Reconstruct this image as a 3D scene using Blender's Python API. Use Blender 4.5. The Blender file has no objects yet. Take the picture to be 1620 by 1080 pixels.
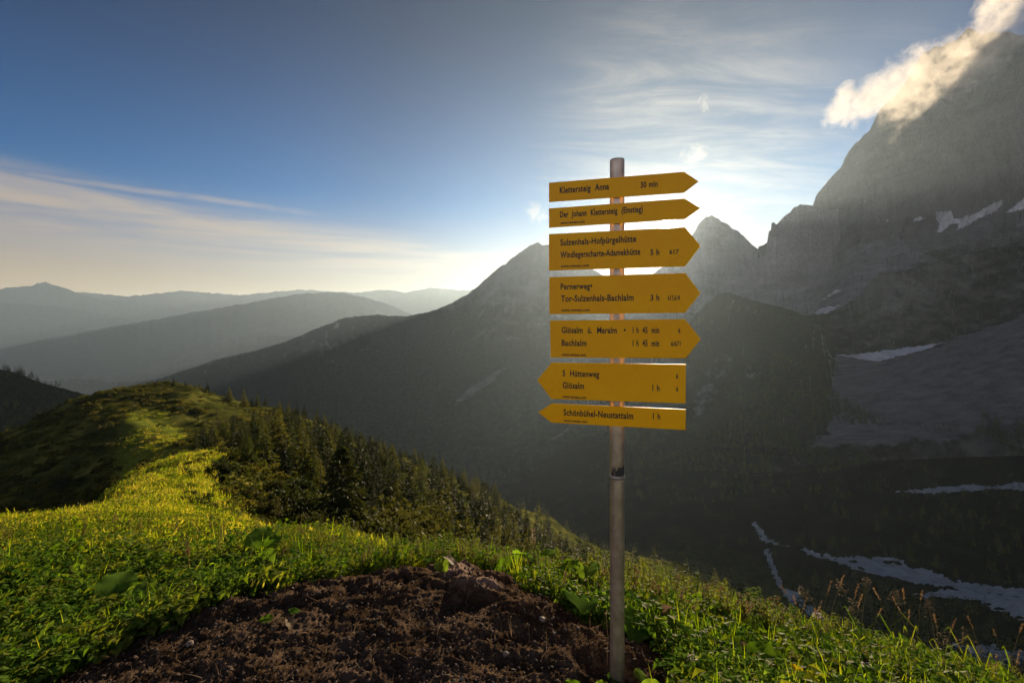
import bpy, bmesh, math, random
import numpy as np
from mathutils import Vector, Matrix, Euler
from mathutils.bvhtree import BVHTree
from mathutils.geometry import delaunay_2d_cdt

C = bpy.context
S = C.scene
COL = S.collection
random.seed(7)
RNG = np.random.default_rng(11)

# ---------------------------------------------------------------- camera
# the camera stands at the origin, looking along +Y; z = 0 is eye height
FPX, CX, CY = 765.0, 810.0, 516.0      # focal length and principal point, in pixels of the 1620 wide photo
cam_d = bpy.data.cameras.new("camera")
cam = bpy.data.objects.new("camera", cam_d)
COL.objects.link(cam)
cam.location = (0, 0, 0)
cam.rotation_euler = (math.radians(90), 0, 0)
cam_d.sensor_fit = 'HORIZONTAL'
cam_d.sensor_width = 36.0
cam_d.lens = FPX / 1620 * 36.0
cam_d.shift_y = -(540 - CY) / 1620
cam_d.clip_start = 0.05
cam_d.clip_end = 120000
S.camera = cam

# ---------------------------------------------------------------- light
SUN_DIR = Vector(((1058 - CX) / FPX, 1, (CY - 357) / FPX)).normalized()
SUN_EL = math.asin(SUN_DIR.z)
SUN_AZ = math.atan2(SUN_DIR.x, SUN_DIR.y)      # clockwise from +Y
sun_d = bpy.data.lights.new("sun", 'SUN')
sun_d.energy = 5.0
sun_d.angle = math.radians(0.5)
sun_d.color = (1.0, 0.79, 0.52)
sun = bpy.data.objects.new("sun", sun_d)
COL.objects.link(sun)
sun.rotation_euler = (-SUN_DIR).to_track_quat('-Z', 'Y').to_euler()

S.view_settings.view_transform = 'Standard'
S.view_settings.look = 'None'
S.view_settings.gamma = 1.0
S.view_settings.use_curve_mapping = False
S.view_settings.exposure = 1.45
S.render.engine = 'CYCLES'
S.cycles.use_denoising = True
S.cycles.max_bounces = 6
S.cycles.diffuse_bounces = 3
S.cycles.glossy_bounces = 2
S.cycles.transmission_bounces = 4
S.cycles.volume_bounces = 2
S.cycles.volume_max_steps = 256
S.cycles.sample_clamp_indirect = 4.0


class NT:
    """small helper to write node trees"""
    def __init__(self, tree):
        self.t = tree
        self.n = tree.nodes
        self.n.clear()

    def add(self, kind, ins=None, **props):
        nd = self.n.new(kind)
        for k, v in props.items():
            setattr(nd, k, v)
        for k, v in (ins or {}).items():
            self.set(nd, k, v)
        return nd

    def set(self, nd, k, v):
        s = nd.inputs[k]
        if isinstance(v, bpy.types.NodeSocket):
            self.t.links.new(v, s)
        else:
            s.default_value = v

    def math(self, op, a, b=None, c=None, clamp=False):
        nd = self.n.new('ShaderNodeMath')
        nd.operation = op
        nd.use_clamp = clamp
        for i, v in enumerate((a, b, c)):
            if v is not None:
                self.set(nd, i, v)
        return nd.outputs[0]

    def vmath(self, op, a, b=None):
        nd = self.n.new('ShaderNodeVectorMath')
        nd.operation = op
        self.set(nd, 0, a)
        if b is not None:
            self.set(nd, 1, b)
        return nd.outputs['Value'] if op in ('DOT_PRODUCT', 'LENGTH', 'DISTANCE') else nd.outputs[0]

    def noise(self, vec, scale, detail=4, rough=0.55, out=0, dist=0.0, **kw):
        nd = self.add('ShaderNodeTexNoise', {'Scale': scale, 'Detail': detail, 'Roughness': rough, 'Distortion': dist}, **kw)
        if vec is not None:
            self.set(nd, 'Vector', vec)
        return nd.outputs[out]

    def ramp(self, fac, stops, interp='LINEAR'):
        nd = self.n.new('ShaderNodeValToRGB')
        nd.color_ramp.interpolation = interp
        el = nd.color_ramp.elements
        while len(el) < len(stops):
            el.new(0.5)
        for e, (p, col) in zip(el, stops):
            e.position = p
            e.color = (*col, 1) if len(col) == 3 else col
        self.set(nd, 0, fac)
        return nd.outputs[0]

    def mix(self, fac, a, b, blend='MIX'):
        nd = self.n.new('ShaderNodeMix')
        nd.data_type = 'RGBA'
        nd.blend_type = blend
        nd.clamp_factor = True
        self.set(nd, 0, fac)
        for i, v in ((6, a), (7, b)):
            if not isinstance(v, bpy.types.NodeSocket) and len(v) == 3:
                v = (*v, 1)
            self.set(nd, i, v)
        return nd.outputs[2]

    def smooth(self, v, a, b, o0=0.0, o1=1.0):
        nd = self.add('ShaderNodeMapRange', {0: v, 1: a, 2: b, 3: o0, 4: o1}, interpolation_type='SMOOTHSTEP')
        return nd.outputs[0]

    def lin(self, v, a, b, o0=0.0, o1=1.0):
        nd = self.add('ShaderNodeMapRange', {0: v, 1: a, 2: b, 3: o0, 4: o1})
        return nd.outputs[0]


def pix_dir(px, py):
    return Vector(((px - CX) / FPX, 1.0, (CY - py) / FPX))


# ---------------------------------------------------------------- sky (world)
W = bpy.data.worlds.new("World")
S.world = W
W.use_nodes = True
w = NT(W.node_tree)
SKY_STRENGTH = 0.12
sky = w.add('ShaderNodeTexSky', sky_type='NISHITA', sun_disc=False, sun_elevation=SUN_EL,
            sun_rotation=SUN_AZ, altitude=1700, air_density=1.0, dust_density=0.25, ozone_density=3.0)
tc = w.add('ShaderNodeTexCoord')
D = w.vmath('NORMALIZE', tc.outputs['Generated'])
sep = w.add('ShaderNodeSeparateXYZ', {0: D})
dx, dy, dz = sep.outputs
# cloud layer coordinates: the direction meets a slightly curved layer high above
zz = w.math('ADD', w.math('MAXIMUM', dz, 0.0), 0.12)
lay = w.add('ShaderNodeCombineXYZ', {0: w.math('DIVIDE', dx, zz), 1: w.math('DIVIDE', dy, zz), 2: 0.0}).outputs[0]
sdot = w.vmath('DOT_PRODUCT', D, tuple(SUN_DIR))
ang = w.math('ARCCOSINE', w.math('MINIMUM', sdot, 0.99999))      # angle from the sun, radians


def around(px, py, r0, r1):
    """1 inside r0, 0 outside r1 (radians) of a direction"""
    d = pix_dir(px, py).normalized()
    a = w.math('ARCCOSINE', w.math('MINIMUM', w.vmath('DOT_PRODUCT', D, tuple(d)), 0.99999))
    return w.smooth(a, r0, r1, 1.0, 0.0)


# cirrus: streaks stretched along one wind direction
def rot_scale(vec, deg, sx, sy, off=(0, 0, 0)):
    return w.add('ShaderNodeMapping', {0: vec, 1: off, 2: (0, 0, math.radians(deg)), 3: (sx, sy, 1)}).outputs[0]


n1 = w.noise(rot_scale(lay, 24, 0.9, 3.2, (3.1, 0.4, 0)), 1.6, 7, 0.62, dist=0.7)
n2 = w.noise(rot_scale(lay, 10, 0.5, 0.7, (1.3, 2.2, 0)), 1.1, 3, 0.5)
cir = w.smooth(w.math('ADD', w.math('MULTIPLY', n1, 0.75), w.math('MULTIPLY', n2, 0.45)), 0.50, 0.86)
cir_where = w.math('MAXIMUM', around(1090, 240, 0.05, 0.36), w.math('MULTIPLY', around(1380, 330, 0.02, 0.40), 0.6))
cir_where = w.math('ADD', w.math('MULTIPLY', cir_where, 0.66), 0.0)
cirrus = w.math('MULTIPLY', cir, cir_where)
# low pale band of thin cloud on the left
azi = w.math('ARCTAN2', dx, dy)
el_n = w.noise(w.add('ShaderNodeCombineXYZ', {0: w.math('MULTIPLY', azi, 1.6), 1: w.math('MULTIPLY', dz, 22.0), 2: 0.0}).outputs[0], 1.5, 6, 0.6, dist=0.4)
elv = w.math('ADD', w.math('ARCSINE', dz), w.math('MULTIPLY', azi, 0.085))
band = w.math('MULTIPLY', w.smooth(elv, 0.035, 0.105), w.smooth(elv, 0.128, 0.180, 1, 0))
band = w.math('MULTIPLY', band, w.smooth(el_n, 0.30, 0.64))
band = w.math('MULTIPLY', band, w.math('MULTIPLY', w.smooth(azi, 0.02, 0.3, 1, 0), w.smooth(azi, -2.2, -1.4)))
# old contrail: a band along a great circle
pa, pb = pix_dir(0, 268).normalized(), pix_dir(440, 331).normalized()
gn = pa.cross(pb).normalized()
gd = w.vmath('DOT_PRODUCT', D, tuple(gn))
gd = w.math('ADD', gd, w.math('MULTIPLY', w.math('SUBTRACT', w.noise(D, 9.0, 4, 0.55), 0.5), 0.012))
con = w.smooth(w.math('ABSOLUTE', gd), 0.0005, 0.0085, 1, 0)
con = w.math('MULTIPLY', con, w.math('MULTIPLY', w.smooth(azi, -0.50, -0.33, 1, 0), w.smooth(azi, -1.9, -1.2)))
con = w.math('MULTIPLY', con, w.smooth(w.noise(D, 14.0, 3, 0.5), 0.25, 0.6, 0.25, 0.95))


# small ragged cumulus scraps
def scrap(px, py, r, sc, lo, hi):
    n = w.noise(D, sc, 8, 0.70, dist=0.6)
    m = around(px, py, 0.0, r)
    return w.smooth(w.math('SUBTRACT', n, w.math('MULTIPLY', w.math('SUBTRACT', 1.0, m), 0.55)), lo, hi)


scr = scrap(1113, 170, 0.062, 21.0, 0.36, 0.66)
scr = w.math('MAXIMUM', scr, scrap(1104, 243, 0.085, 15.0, 0.36, 0.64))
scr = w.math('MAXIMUM', scr, w.math('MULTIPLY', scrap(852, 336, 0.062, 24.0, 0.33, 0.62), 0.8))
cl = w.math('MAXIMUM', w.math('MAXIMUM', cirrus, w.math('MULTIPLY', band, 0.82)),
            w.math('MAXIMUM', w.math('MULTIPLY', con, 0.42), w.math('MULTIPLY', scr, 0.75)), clamp=True)
# thin cloud scatters sunlight forward: brighter and whiter nearer to the sun
near_sun = w.math('POWER', w.math('MAXIMUM', w.math('SUBTRACT', 1.0, w.math('DIVIDE', ang, 1.3)), 0.0), 2.0)
cl_col = w.mix(near_sun, (1.5, 1.2, 0.92), (2.7, 2.45, 2.1))
# clear air is deepest blue at right angles to the sun; a dusty warm layer lies along the horizon, with fill glow added at the rear
sky_sat = w.add('ShaderNodeHueSaturation', {'Saturation': 1.3, 'Value': 1.0, 'Color': sky.outputs[0]}).outputs[0]
pol = w.math('SUBTRACT', 1.0, w.math('MULTIPLY', w.math('MULTIPLY', w.smooth(ang, 0.05, 0.62), 0.62), w.smooth(ang, 1.5, 2.3, 1.0, 0.0)))
pol = w.math('MULTIPLY', pol, w.smooth(dz, 0.18, 0.62, 1.0, 0.35))
blue = w.mix(w.smooth(ang, 0.05, 0.75), (0.13, 0.165, 0.17), (0.0, 0.56, 0.70))
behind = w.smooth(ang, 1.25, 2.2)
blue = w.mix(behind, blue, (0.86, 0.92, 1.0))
sky_sat = w.mix(1.0, sky_sat, blue, 'MULTIPLY')
sky_sat = w.mix(1.0, sky_sat, w.add('ShaderNodeCombineColor', {0: pol, 1: pol, 2: pol}).outputs[0], 'MULTIPLY')
dust = w.smooth(w.math('DIVIDE', dz, w.math('ADD', 0.265, w.math('MULTIPLY', behind, 0.5))), 0.0, 1.0, 1.0, 0.0)  # reaches higher behind the camera, to widen the added fill
dust_fill_c = w.mix(w.smooth(ang, 0.15, 1.3), (2.3, 1.56, 0.74), (1.85, 1.10, 0.42))
dust_fill_c = w.mix(behind, dust_fill_c, (3.4, 2.7, 2.05))  # brighter warm glow added behind the camera to light the sign fronts
sky_sat = w.mix(w.math('MULTIPLY', dust, 0.95), sky_sat, dust_fill_c)
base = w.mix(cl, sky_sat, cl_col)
# aureole of the sun and the sun's own disc
aur = w.math('MULTIPLY', w.math('EXPONENT', w.math('MULTIPLY', ang, -7.0)), 0.6)
aur2 = w.math('MULTIPLY', w.math('EXPONENT', w.math('MULTIPLY', ang, -26.0)), 5.0)
disc = w.math('MULTIPLY', w.smooth(ang, 0.010, 0.020, 1, 0), 120.0)
aur = w.math('ADD', w.math('ADD', aur, aur2), disc)
aur_c = w.vmath('SCALE', (1.0, 0.90, 0.74))
w.set(aur_c.node, 'Scale', aur)
tot = w.vmath('ADD', base, aur_c)
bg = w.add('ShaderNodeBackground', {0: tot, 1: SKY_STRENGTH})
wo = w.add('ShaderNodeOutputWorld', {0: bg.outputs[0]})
W.cycles.sampling_method = 'MANUAL'
W.cycles.sample_map_resolution = 1024

# ---------------------------------------------------------------- helpers: noise, meshes, tags
_P = RNG.permutation(256)
_P = np.concatenate([_P, _P, _P]).astype(np.int64)
_G = RNG.normal(size=(256, 3))
_G /= np.linalg.norm(_G, axis=1)[:, None]


def perlin(x, y, z=0.0):
    x, y, z = np.broadcast_arrays(np.asarray(x, float), np.asarray(y, float), np.asarray(z, float))
    xi, yi, zi = np.floor(x).astype(np.int64), np.floor(y).astype(np.int64), np.floor(z).astype(np.int64)
    xf, yf, zf = x - xi, y - yi, z - zi
    u, v, q = (t * t * t * (t * (t * 6 - 15) + 10) for t in (xf, yf, zf))

    def g(i, j, k):
        h = _P[_P[_P[(xi + i) & 255] + ((yi + j) & 255)] + ((zi + k) & 255)]
        gr = _G[h]
        return gr[..., 0] * (xf - i) + gr[..., 1] * (yf - j) + gr[..., 2] * (zf - k)
    a = g(0, 0, 0) * (1 - u) + g(1, 0, 0) * u
    b = g(0, 1, 0) * (1 - u) + g(1, 1, 0) * u
    c = g(0, 0, 1) * (1 - u) + g(1, 0, 1) * u
    d = g(0, 1, 1) * (1 - u) + g(1, 1, 1) * u
    return ((a * (1 - v) + b * v) * (1 - q) + (c * (1 - v) + d * v) * q) * 1.5


def fbm(x, y, z=0.0, octv=5, gain=0.5, lac=2.03):
    s, a, f = 0.0, 1.0, 1.0
    for i in range(octv):
        s = s + a * perlin(x * f + 17.3 * i, y * f - 9.1 * i, np.asarray(z) * f + 3.7 * i)
        a *= gain
        f *= lac
    return s


def ridged(x, y, z=0.0, octv=5, gain=0.5, lac=2.07):
    s, a, f = 0.0, 1.0, 1.0
    for i in range(octv):
        n = 1 - np.abs(perlin(x * f + 11.3 * i, y * f + 5.1 * i, np.asarray(z) * f - 3.3 * i)) * 1.6
        s = s + a * n * np.abs(n)
        a *= gain
        f *= lac
    return s


def sstep(a, b, x):
    t = np.clip((np.asarray(x, float) - a) / (b - a), 0, 1)
    return t * t * (3 - 2 * t)


def new_obj(name, me, parent=None, mat=None):
    o = bpy.data.objects.new(name, me)
    COL.objects.link(o)
    if parent is not None:
        o.parent = parent
    if mat is not None and me is not None:
        me.materials.append(mat)
    return o


def tag(o, label=None, cat=None, group=None, kind=None):
    for k, v in (('label', label), ('category', cat), ('group', group), ('kind', kind)):
        if v:
            o[k] = v
    return o


def np_mesh(name, co, faces, smooth=True):
    """co (n,3); faces (m,k) of one size, or list of arrays of several sizes"""
    me = bpy.data.meshes.new(name)
    fl = faces if isinstance(faces, list) else [faces]
    fl = [np.asarray(f, np.int32) for f in fl if len(f)]
    co = np.ascontiguousarray(co, dtype=np.float32)
    me.vertices.add(len(co))
    me.vertices.foreach_set('co', co.ravel())
    nl = sum(f.size for f in fl)
    npoly = sum(len(f) for f in fl)
    me.loops.add(nl)
    me.polygons.add(npoly)
    me.loops.foreach_set('vertex_index', np.concatenate([f.ravel() for f in fl]).astype(np.int32))
    tot = np.concatenate([np.full(len(f), f.shape[1], np.int32) for f in fl])
    st = np.concatenate([[0], np.cumsum(tot)[:-1]]).astype(np.int32)
    me.polygons.foreach_set('loop_start', st)
    me.polygons.foreach_set('loop_total', tot)
    if smooth:
        me.polygons.foreach_set('use_smooth', np.ones(npoly, bool))
    me.update(calc_edges=True)
    me.validate()
    return me


def grid_faces(nr, nc, wrap=False):
    i = np.arange(nr - 1)[:, None]
    j = np.arange(nc if wrap else nc - 1)[None, :]
    j2 = (j + 1) % nc
    a, b = i * nc + j, i * nc + j2
    c, d = (i + 1) * nc + j2, (i + 1) * nc + j
    return np.stack([a, b, c, d], -1).reshape(-1, 4)


def set_attr(me, name, data):
    at = me.attributes.new(name, 'FLOAT', 'POINT')
    at.data.foreach_set('value', np.ascontiguousarray(data, np.float32).ravel())


def in_poly(px, py, poly):
    px, py = np.asarray(px, float), np.asarray(py, float)
    ins = np.zeros(px.shape, bool)
    n = len(poly)
    for i in range(n):
        x0, y0 = poly[i]
        x1, y1 = poly[(i + 1) % n]
        if y0 == y1:
            continue
        c = ((y0 > py) != (y1 > py)) & (px < (x1 - x0) * (py - y0) / (y1 - y0) + x0)
        ins ^= c
    return ins


def poly_dist(px, py, poly):
    """signed distance, > 0 inside"""
    px, py = np.asarray(px, float), np.asarray(py, float)
    d = np.full(px.shape, 1e9)
    n = len(poly)
    for i in range(n):
        a, b = np.array(poly[i], float), np.array(poly[(i + 1) % n], float)
        ab = b - a
        t = np.clip(((px - a[0]) * ab[0] + (py - a[1]) * ab[1]) / (ab @ ab + 1e-12), 0, 1)
        d = np.minimum(d, np.hypot(px - a[0] - t * ab[0], py - a[1] - t * ab[1]))
    return np.where(in_poly(px, py, poly), d, -d)

# ---------------------------------------------------------------- ground: one sheet, from the camera's feet to the horizon
# known heights: (px in the photo, distance along Y in metres, py in the photo)
RIGHT_SCALE = 0.62
GP = [
    # the earth patch and the level spot round the camera
    (300, 2.0, 1092), (600, 2.0, 1087), (820, 2.0, 1092), (975, 2.05, 1100), (1200, 2.0, 1112), (1500, 2.0, 1140),
    (120, 2.4, 1015), (300, 2.75, 957), (480, 2.85, 926), (640, 2.95, 913), (760, 3.0, 913), (860, 2.85, 938), (960, 2.7, 972), (1060, 2.5, 1010), (1180, 2.5, 1035),
    (1300, 2.4, 1062), (1450, 2.3, 1090), (1600, 2.2, 1130),
    # the lip of the platform
    (60, 3.4, 906), (250, 3.6, 893), (480, 3.7, 883), (640, 3.7, 893), (800, 3.6, 913), (930, 3.4, 936), (1060, 3.2, 962), (1200, 3.0, 992), (1320, 2.9, 1022), (1480, 2.6, 1070), (1600, 2.5, 1105),
    (480, 4.6, 862), (640, 4.6, 890), (800, 4.5, 920), (1000, 4.5, 955), (1200, 4.2, 1010), (1400, 3.8, 1075), (1600, 3.4, 1130),
    # meadow and ridge going left
    (-60, 4.5, 872), (0, 5.5, 846), (130, 5.5, 846), (260, 5.5, 846), (380, 5.5, 848),
    (0, 9, 823), (120, 9, 827), (250, 9, 829), (370, 9, 838), (440, 9.5, 858),
    (120, 16, 809), (250, 16, 806), (350, 16, 815), (420, 16, 842),
    (200, 30, 765), (270, 30, 764), (330, 30, 775), (400, 30, 800),
    (270, 46, 724), (330, 47, 716), (390, 47, 728),
    (-100, 9, 850), (-100, 20, 1000), (0, 16, 920), (60, 30, 1010), (130, 45, 880), (0, 60, 880), (215, 60, 760), (330, 62, 722),
    (240, 85, 716), (255, 105, 690), (240, 125, 664), (290, 105, 686), (330, 110, 690), (330, 140, 655),
    # the knoll and its left flank
    (0, 100, 775), (0, 165, 683), (-100, 165, 715), (70, 165, 665), (130, 110, 705), (130, 165, 636), (170, 162, 616), (210, 160, 607), (250, 162, 609), (300, 165, 616), (350, 168, 628),
    (210, 120, 660), (170, 80, 760),
    # the wooded slope right of the ridge
    (450, 22, 850), (450, 40, 795), (450, 80, 735), (450, 130, 685), (450, 172, 655), (540, 12, 950), (540, 30, 880), (540, 60, 790), (540, 100, 738), (540, 180, 690),
    (640, 12, 1000), (640, 30, 935), (640, 80, 822), (640, 130, 770), (640, 205, 728), (740, 12, 1050), (740, 40, 950), (740, 100, 855), (740, 160, 803), (740, 235, 768),
    (850, 12, 1080), (850, 50, 990), (850, 120, 905), (850, 200, 855), (800, 285, 797), (900, 285, 846), (860, 330, 815), (850, 270, 826),
    (970, 10, 1090), (970, 40, 1030), (970, 110, 955), (970, 190, 920), (970, 280, 888),
    (1050, 8, 1090), (1050, 40, 1060), (1050, 120, 985), (1060, 300, 920), (1200, 8, 1130), (1200, 40, 1120), (1200, 120, 1060), (1400, 8, 1170), (1400, 40, 1160), (1400, 120, 1100), (1620, 8, 1210), (1620, 40, 1190), (1620, 120, 1130),
    (1800, 8, 1230), (1800, 40, 1200), (1800, 150, 1100),
    # over the back of the spur
    (0, 320, 830), (130, 320, 830), (250, 320, 800), (400, 320, 830), (540, 320, 840), (640, 340, 855), (740, 380, 870), (830, 430, 895),
    (0, 700, 960), (250, 700, 950), (450, 700, 930), (640, 700, 900), (830, 700, 876), (950, 450, 890),
    # the valley floor
    (1050, 500, 884), (1050, 800, 833), (1050, 1100, 777), (1050, 1400, 738), (1200, 300, 990), (1200, 500, 930), (1200, 850, 826), (1200, 1250, 744), (1400, 350, 1030), (1400, 600, 924), (1400, 1000, 790), (1400, 1300, 728),
    (1620, 350, 1070), (1620, 560, 950), (1620, 900, 815), (1620, 1250, 733), (1900, 600, 950), (1900, 1200, 750),
    (830, 1250, 775), (640, 1500, 770), (400, 1500, 790), (100, 1500, 790), (-200, 1500, 790),
    (100, 5000, 640), (500, 3000, 700), (900, 3000, 640), (1500, 3000, 640), (2200, 3000, 640),
]
_pp = []
for px, Y, py in GP:
    if px >= 1050 and 299 < Y < 1450:
        Y *= RIGHT_SCALE                     # the right hand valley is narrower than the left
    u = (px - CX) / FPX
    _pp.append((math.atan(u), math.log(Y * math.hypot(1, u)), math.log((py - CY) / FPX * Y)))
for deg, r, z in [(-75, 3, -1.6), (-100, 3, -1.55), (-75, 12, -6), (-90, 40, -24), (-80, 150, -70), (-90, 600, -330), (-80, 2500, -450),
                  (75, 3, -2.0), (100, 3, -1.8), (75, 12, -9), (90, 40, -28), (80, 150, -100), (90, 600, -280), (80, 2500, -450),
                  (180, 2, -1.5), (180, 6, -1.6), (180, 40, -3), (180, 300, -40), (135, 6, -1.8), (-135, 6, -1.7), (135, 60, -18), (-135, 60, -16), (180, 2500, -300), (130, 1500, -350), (-130, 1500, -350),
                  (0, 12000, -900), (-50, 12000, -900), (50, 12000, -800), (130, 12000, -900), (-130, 12000, -900), (0, 30000, -1000), (-90, 30000, -1000), (90, 30000, -1000), (180, 30000, -1000),
                  (0, .6, -1.5), (90, .6, -1.52), (180, .6, -1.5), (-90, .6, -1.5), (0, 1.2, -1.5), (-45, 1.2, -1.5), (45, 1.2, -1.53)]:
    _pp.append((math.radians(deg), math.log(r), math.log(-z)))
_pp = np.array(_pp)
_KW = 2.2                                    # angle counts more than log distance
_ctr = np.concatenate([_pp + [2 * math.pi * k, 0, 0] for k in (-1, 0, 1)])
_ctr = _ctr[np.abs(_ctr[:, 0]) < math.pi * 1.5]
_cx = _ctr[:, :2] * [_KW, 1]


def _tps(d2):
    return 0.5 * d2 * np.log(d2 + 1e-12)


_n = len(_cx)
_K = _tps(((_cx[:, None] - _cx[None]) ** 2).sum(-1)) + np.eye(_n) * 0.004
_A = np.zeros((_n + 3, _n + 3))
_A[:_n, :_n] = _K
_A[:_n, _n] = 1
_A[:_n, _n + 1:] = _cx
_A[_n, :_n] = 1
_A[_n + 1:, :_n] = _cx.T
_wts = np.linalg.solve(_A, np.concatenate([_ctr[:, 2], [0, 0, 0]]))


def base_height(X, Y):
    X, Y = np.asarray(X, float), np.asarray(Y, float)
    sh = X.shape
    th, lr = np.arctan2(X, Y).ravel() * _KW, np.log(np.maximum(np.hypot(X, Y), 0.25)).ravel()
    out = np.empty(th.size)
    for s in range(0, th.size, 40000):
        a, b = th[s:s + 40000, None], lr[s:s + 40000, None]
        k = _tps((a - _cx[None, :, 0]) ** 2 + (b - _cx[None, :, 1]) ** 2)
        out[s:s + 40000] = k @ _wts[:_n] + _wts[_n] + a[:, 0] * _wts[_n + 1] + b[:, 0] * _wts[_n + 2]
    return -np.exp(np.minimum(out, 7.5)).reshape(sh)


# the bare earth, outlined on the ground (metres)
SOIL = [(-2.05, 2.0), (-1.93, 2.25), (-1.87, 2.45), (-1.66, 2.66), (-1.46, 2.84), (-1.22, 2.97), (-0.95, 3.12), (-0.7, 3.16), (-0.45, 3.14), (-0.2, 3.16), (0.0, 3.05),
        (0.14, 2.85), (0.28, 2.66), (0.42, 2.58), (0.58, 2.52), (0.72, 2.36), (0.76, 2.15), (0.72, 1.9), (0.2, 1.75), (0.3, 1.2), (-0.3, 0.6), (-1.5, 0.8), (-2.3, 1.4)]
LUMPS = [(-0.36, 2.98, .16, .085), (-0.12, 2.78, .13, .05), (-0.27, 2.72, .10, .05), (-0.62, 3.02, .16, .06), (-0.05, 2.93, .10, .05), (0.18, 2.62, .14, .06), (0.33, 2.42, .12, .06),
         (-0.95, 2.95, .14, .05), (-1.2, 2.75, .16, .05), (0.52, 2.28, .13, .06), (-0.75, 2.72, .18, .03), (0.02, 2.52, .12, .045), (-1.55, 2.7, .14, .04), (0.25, 2.2, .1, .04)]


def soil_mask(X, Y):
    d = poly_dist(X, Y, SOIL) + 0.07 * fbm(X * 3.1, Y * 3.1, 4.0, 3)
    return sstep(-0.05, 0.07, d)


def path_x(Y):
    return 0.0


def height(X, Y, full=False):
    X, Y = np.asarray(X, float), np.asarray(Y, float)
    R = np.hypot(X, Y)
    z = base_height(X, Y)
    far = sstep(4, 60, R)
    z = z + far * (0.012 * R * fbm(X / 22, Y / 22, 0, 4) * sstep(900, 200, R)
                   + sstep(250, 700, R) * 9 * fbm(X / 160, Y / 160, 1.0, 5) * sstep(9000, 1500, R))
    z = z + sstep(1.5, 5, R) * sstep(80, 15, R) * 0.10 * fbm(X / 1.3, Y / 1.3, 2.0, 4)
    z = z + sstep(7000, 16000, R) * 60 * fbm(X / 4000, Y / 4000, 3.0, 4)
    near = (R < 5.5) & (Y > 0)
    soil = np.zeros_like(z)
    if near.any():
        x, y = X[near], Y[near]
        s = soil_mask(x, y)
        dz = 0.0
        for lx, ly, lr, lh in LUMPS:
            dz = dz + 0.72 * lh * np.exp(-((x - lx) ** 2 + (y - ly) ** 2) / (lr * lr) * (1 + 0.5 * perlin(x * 9, y * 9, 1.0)))
        crest = sstep(2.35, 2.9, y)
        n1 = fbm(x * 4.5, y * 4.5, 5.0, 3)
        n2 = ridged(x * 9 + n1, y * 9, 6.0, 3) - 0.8
        n3 = ridged(x * 30, y * 30, 7.0, 3) - 0.8
        clod = (0.022 + 0.020 * crest) * n1 + (0.007 + 0.013 * crest) * n2 + 0.0065 * n3 + 0.006 * perlin(x * 85, y * 85, 2.0)
        z[near] += s * (dz + clod) + (1 - s) * 0.02 * n1
        soil[near] = s
    return (z, soil) if full else z


def lnspace(a, b, step):
    n = max(2, int(round(math.log(b / a) / step)))
    return np.exp(np.linspace(math.log(a), math.log(b), n, endpoint=False))


_rr = np.concatenate([lnspace(0.25, 1.3, 0.08), lnspace(1.3, 4.2, 0.0044), lnspace(4.2, 60, 0.016), lnspace(60, 2200, 0.021), lnspace(2200, 30000, 0.06), [30000]])
_tf = np.radians(np.linspace(-52, 52, 720))
_tb = np.radians(np.linspace(52, 308, 88)[1:-1])
_tt = np.concatenate([_tf, _tb])
_RR, _TT = np.meshgrid(_rr, _tt, indexing='ij')
GX, GY = _RR * np.sin(_TT), _RR * np.cos(_TT)
GZ, GSOIL = height(GX, GY, True)
_co = np.stack([GX, GY, GZ], -1).reshape(-1, 3)
_f = [grid_faces(len(_rr), len(_tt), wrap=True)]
_co = np.concatenate([_co, [[0, 0, float(GZ[0].mean())]]])
_k = len(_co) - 1
_j = np.arange(len(_tt))
_f.append(np.stack([np.full(len(_tt), _k), (_j + 1) % len(_tt), _j], -1))
ground_me = np_mesh("ground", _co, _f)
_pale = np.exp(-((GX + 0.36) ** 2 + (GY - 2.99) ** 2) / 0.020) + 0.8 * np.exp(-((GX + 0.13) ** 2 + (GY - 2.78) ** 2) / 0.010) + 0.5 * np.exp(-((GX + 0.28) ** 2 + (GY - 2.74) ** 2) / 0.008)
set_attr(ground_me, "pale", np.concatenate([_pale.ravel(), [0]]))
set_attr(ground_me, "soil", np.concatenate([GSOIL.ravel(), [1]]))
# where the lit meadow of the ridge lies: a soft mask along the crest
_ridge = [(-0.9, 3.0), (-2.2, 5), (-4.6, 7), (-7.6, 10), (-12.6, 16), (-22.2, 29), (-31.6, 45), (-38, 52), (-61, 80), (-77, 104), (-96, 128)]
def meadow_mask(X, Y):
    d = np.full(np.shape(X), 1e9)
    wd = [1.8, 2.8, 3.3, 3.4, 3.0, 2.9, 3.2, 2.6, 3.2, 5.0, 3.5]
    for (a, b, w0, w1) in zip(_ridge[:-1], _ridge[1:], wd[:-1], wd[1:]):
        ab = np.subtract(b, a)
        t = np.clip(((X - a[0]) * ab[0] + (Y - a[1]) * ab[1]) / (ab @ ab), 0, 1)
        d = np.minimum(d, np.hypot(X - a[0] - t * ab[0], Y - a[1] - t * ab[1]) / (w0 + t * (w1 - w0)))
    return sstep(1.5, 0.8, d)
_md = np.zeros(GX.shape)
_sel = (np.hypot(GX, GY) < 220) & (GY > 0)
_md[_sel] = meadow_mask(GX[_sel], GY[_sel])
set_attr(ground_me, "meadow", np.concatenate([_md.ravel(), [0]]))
ground = tag(new_obj("ground", ground_me), kind='structure')


def on_ground(px, Y):
    u = (px - CX) / FPX
    X = u * Y
    return Vector((X, Y, float(height(np.array([X]), np.array([float(Y)]))[0])))


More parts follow.
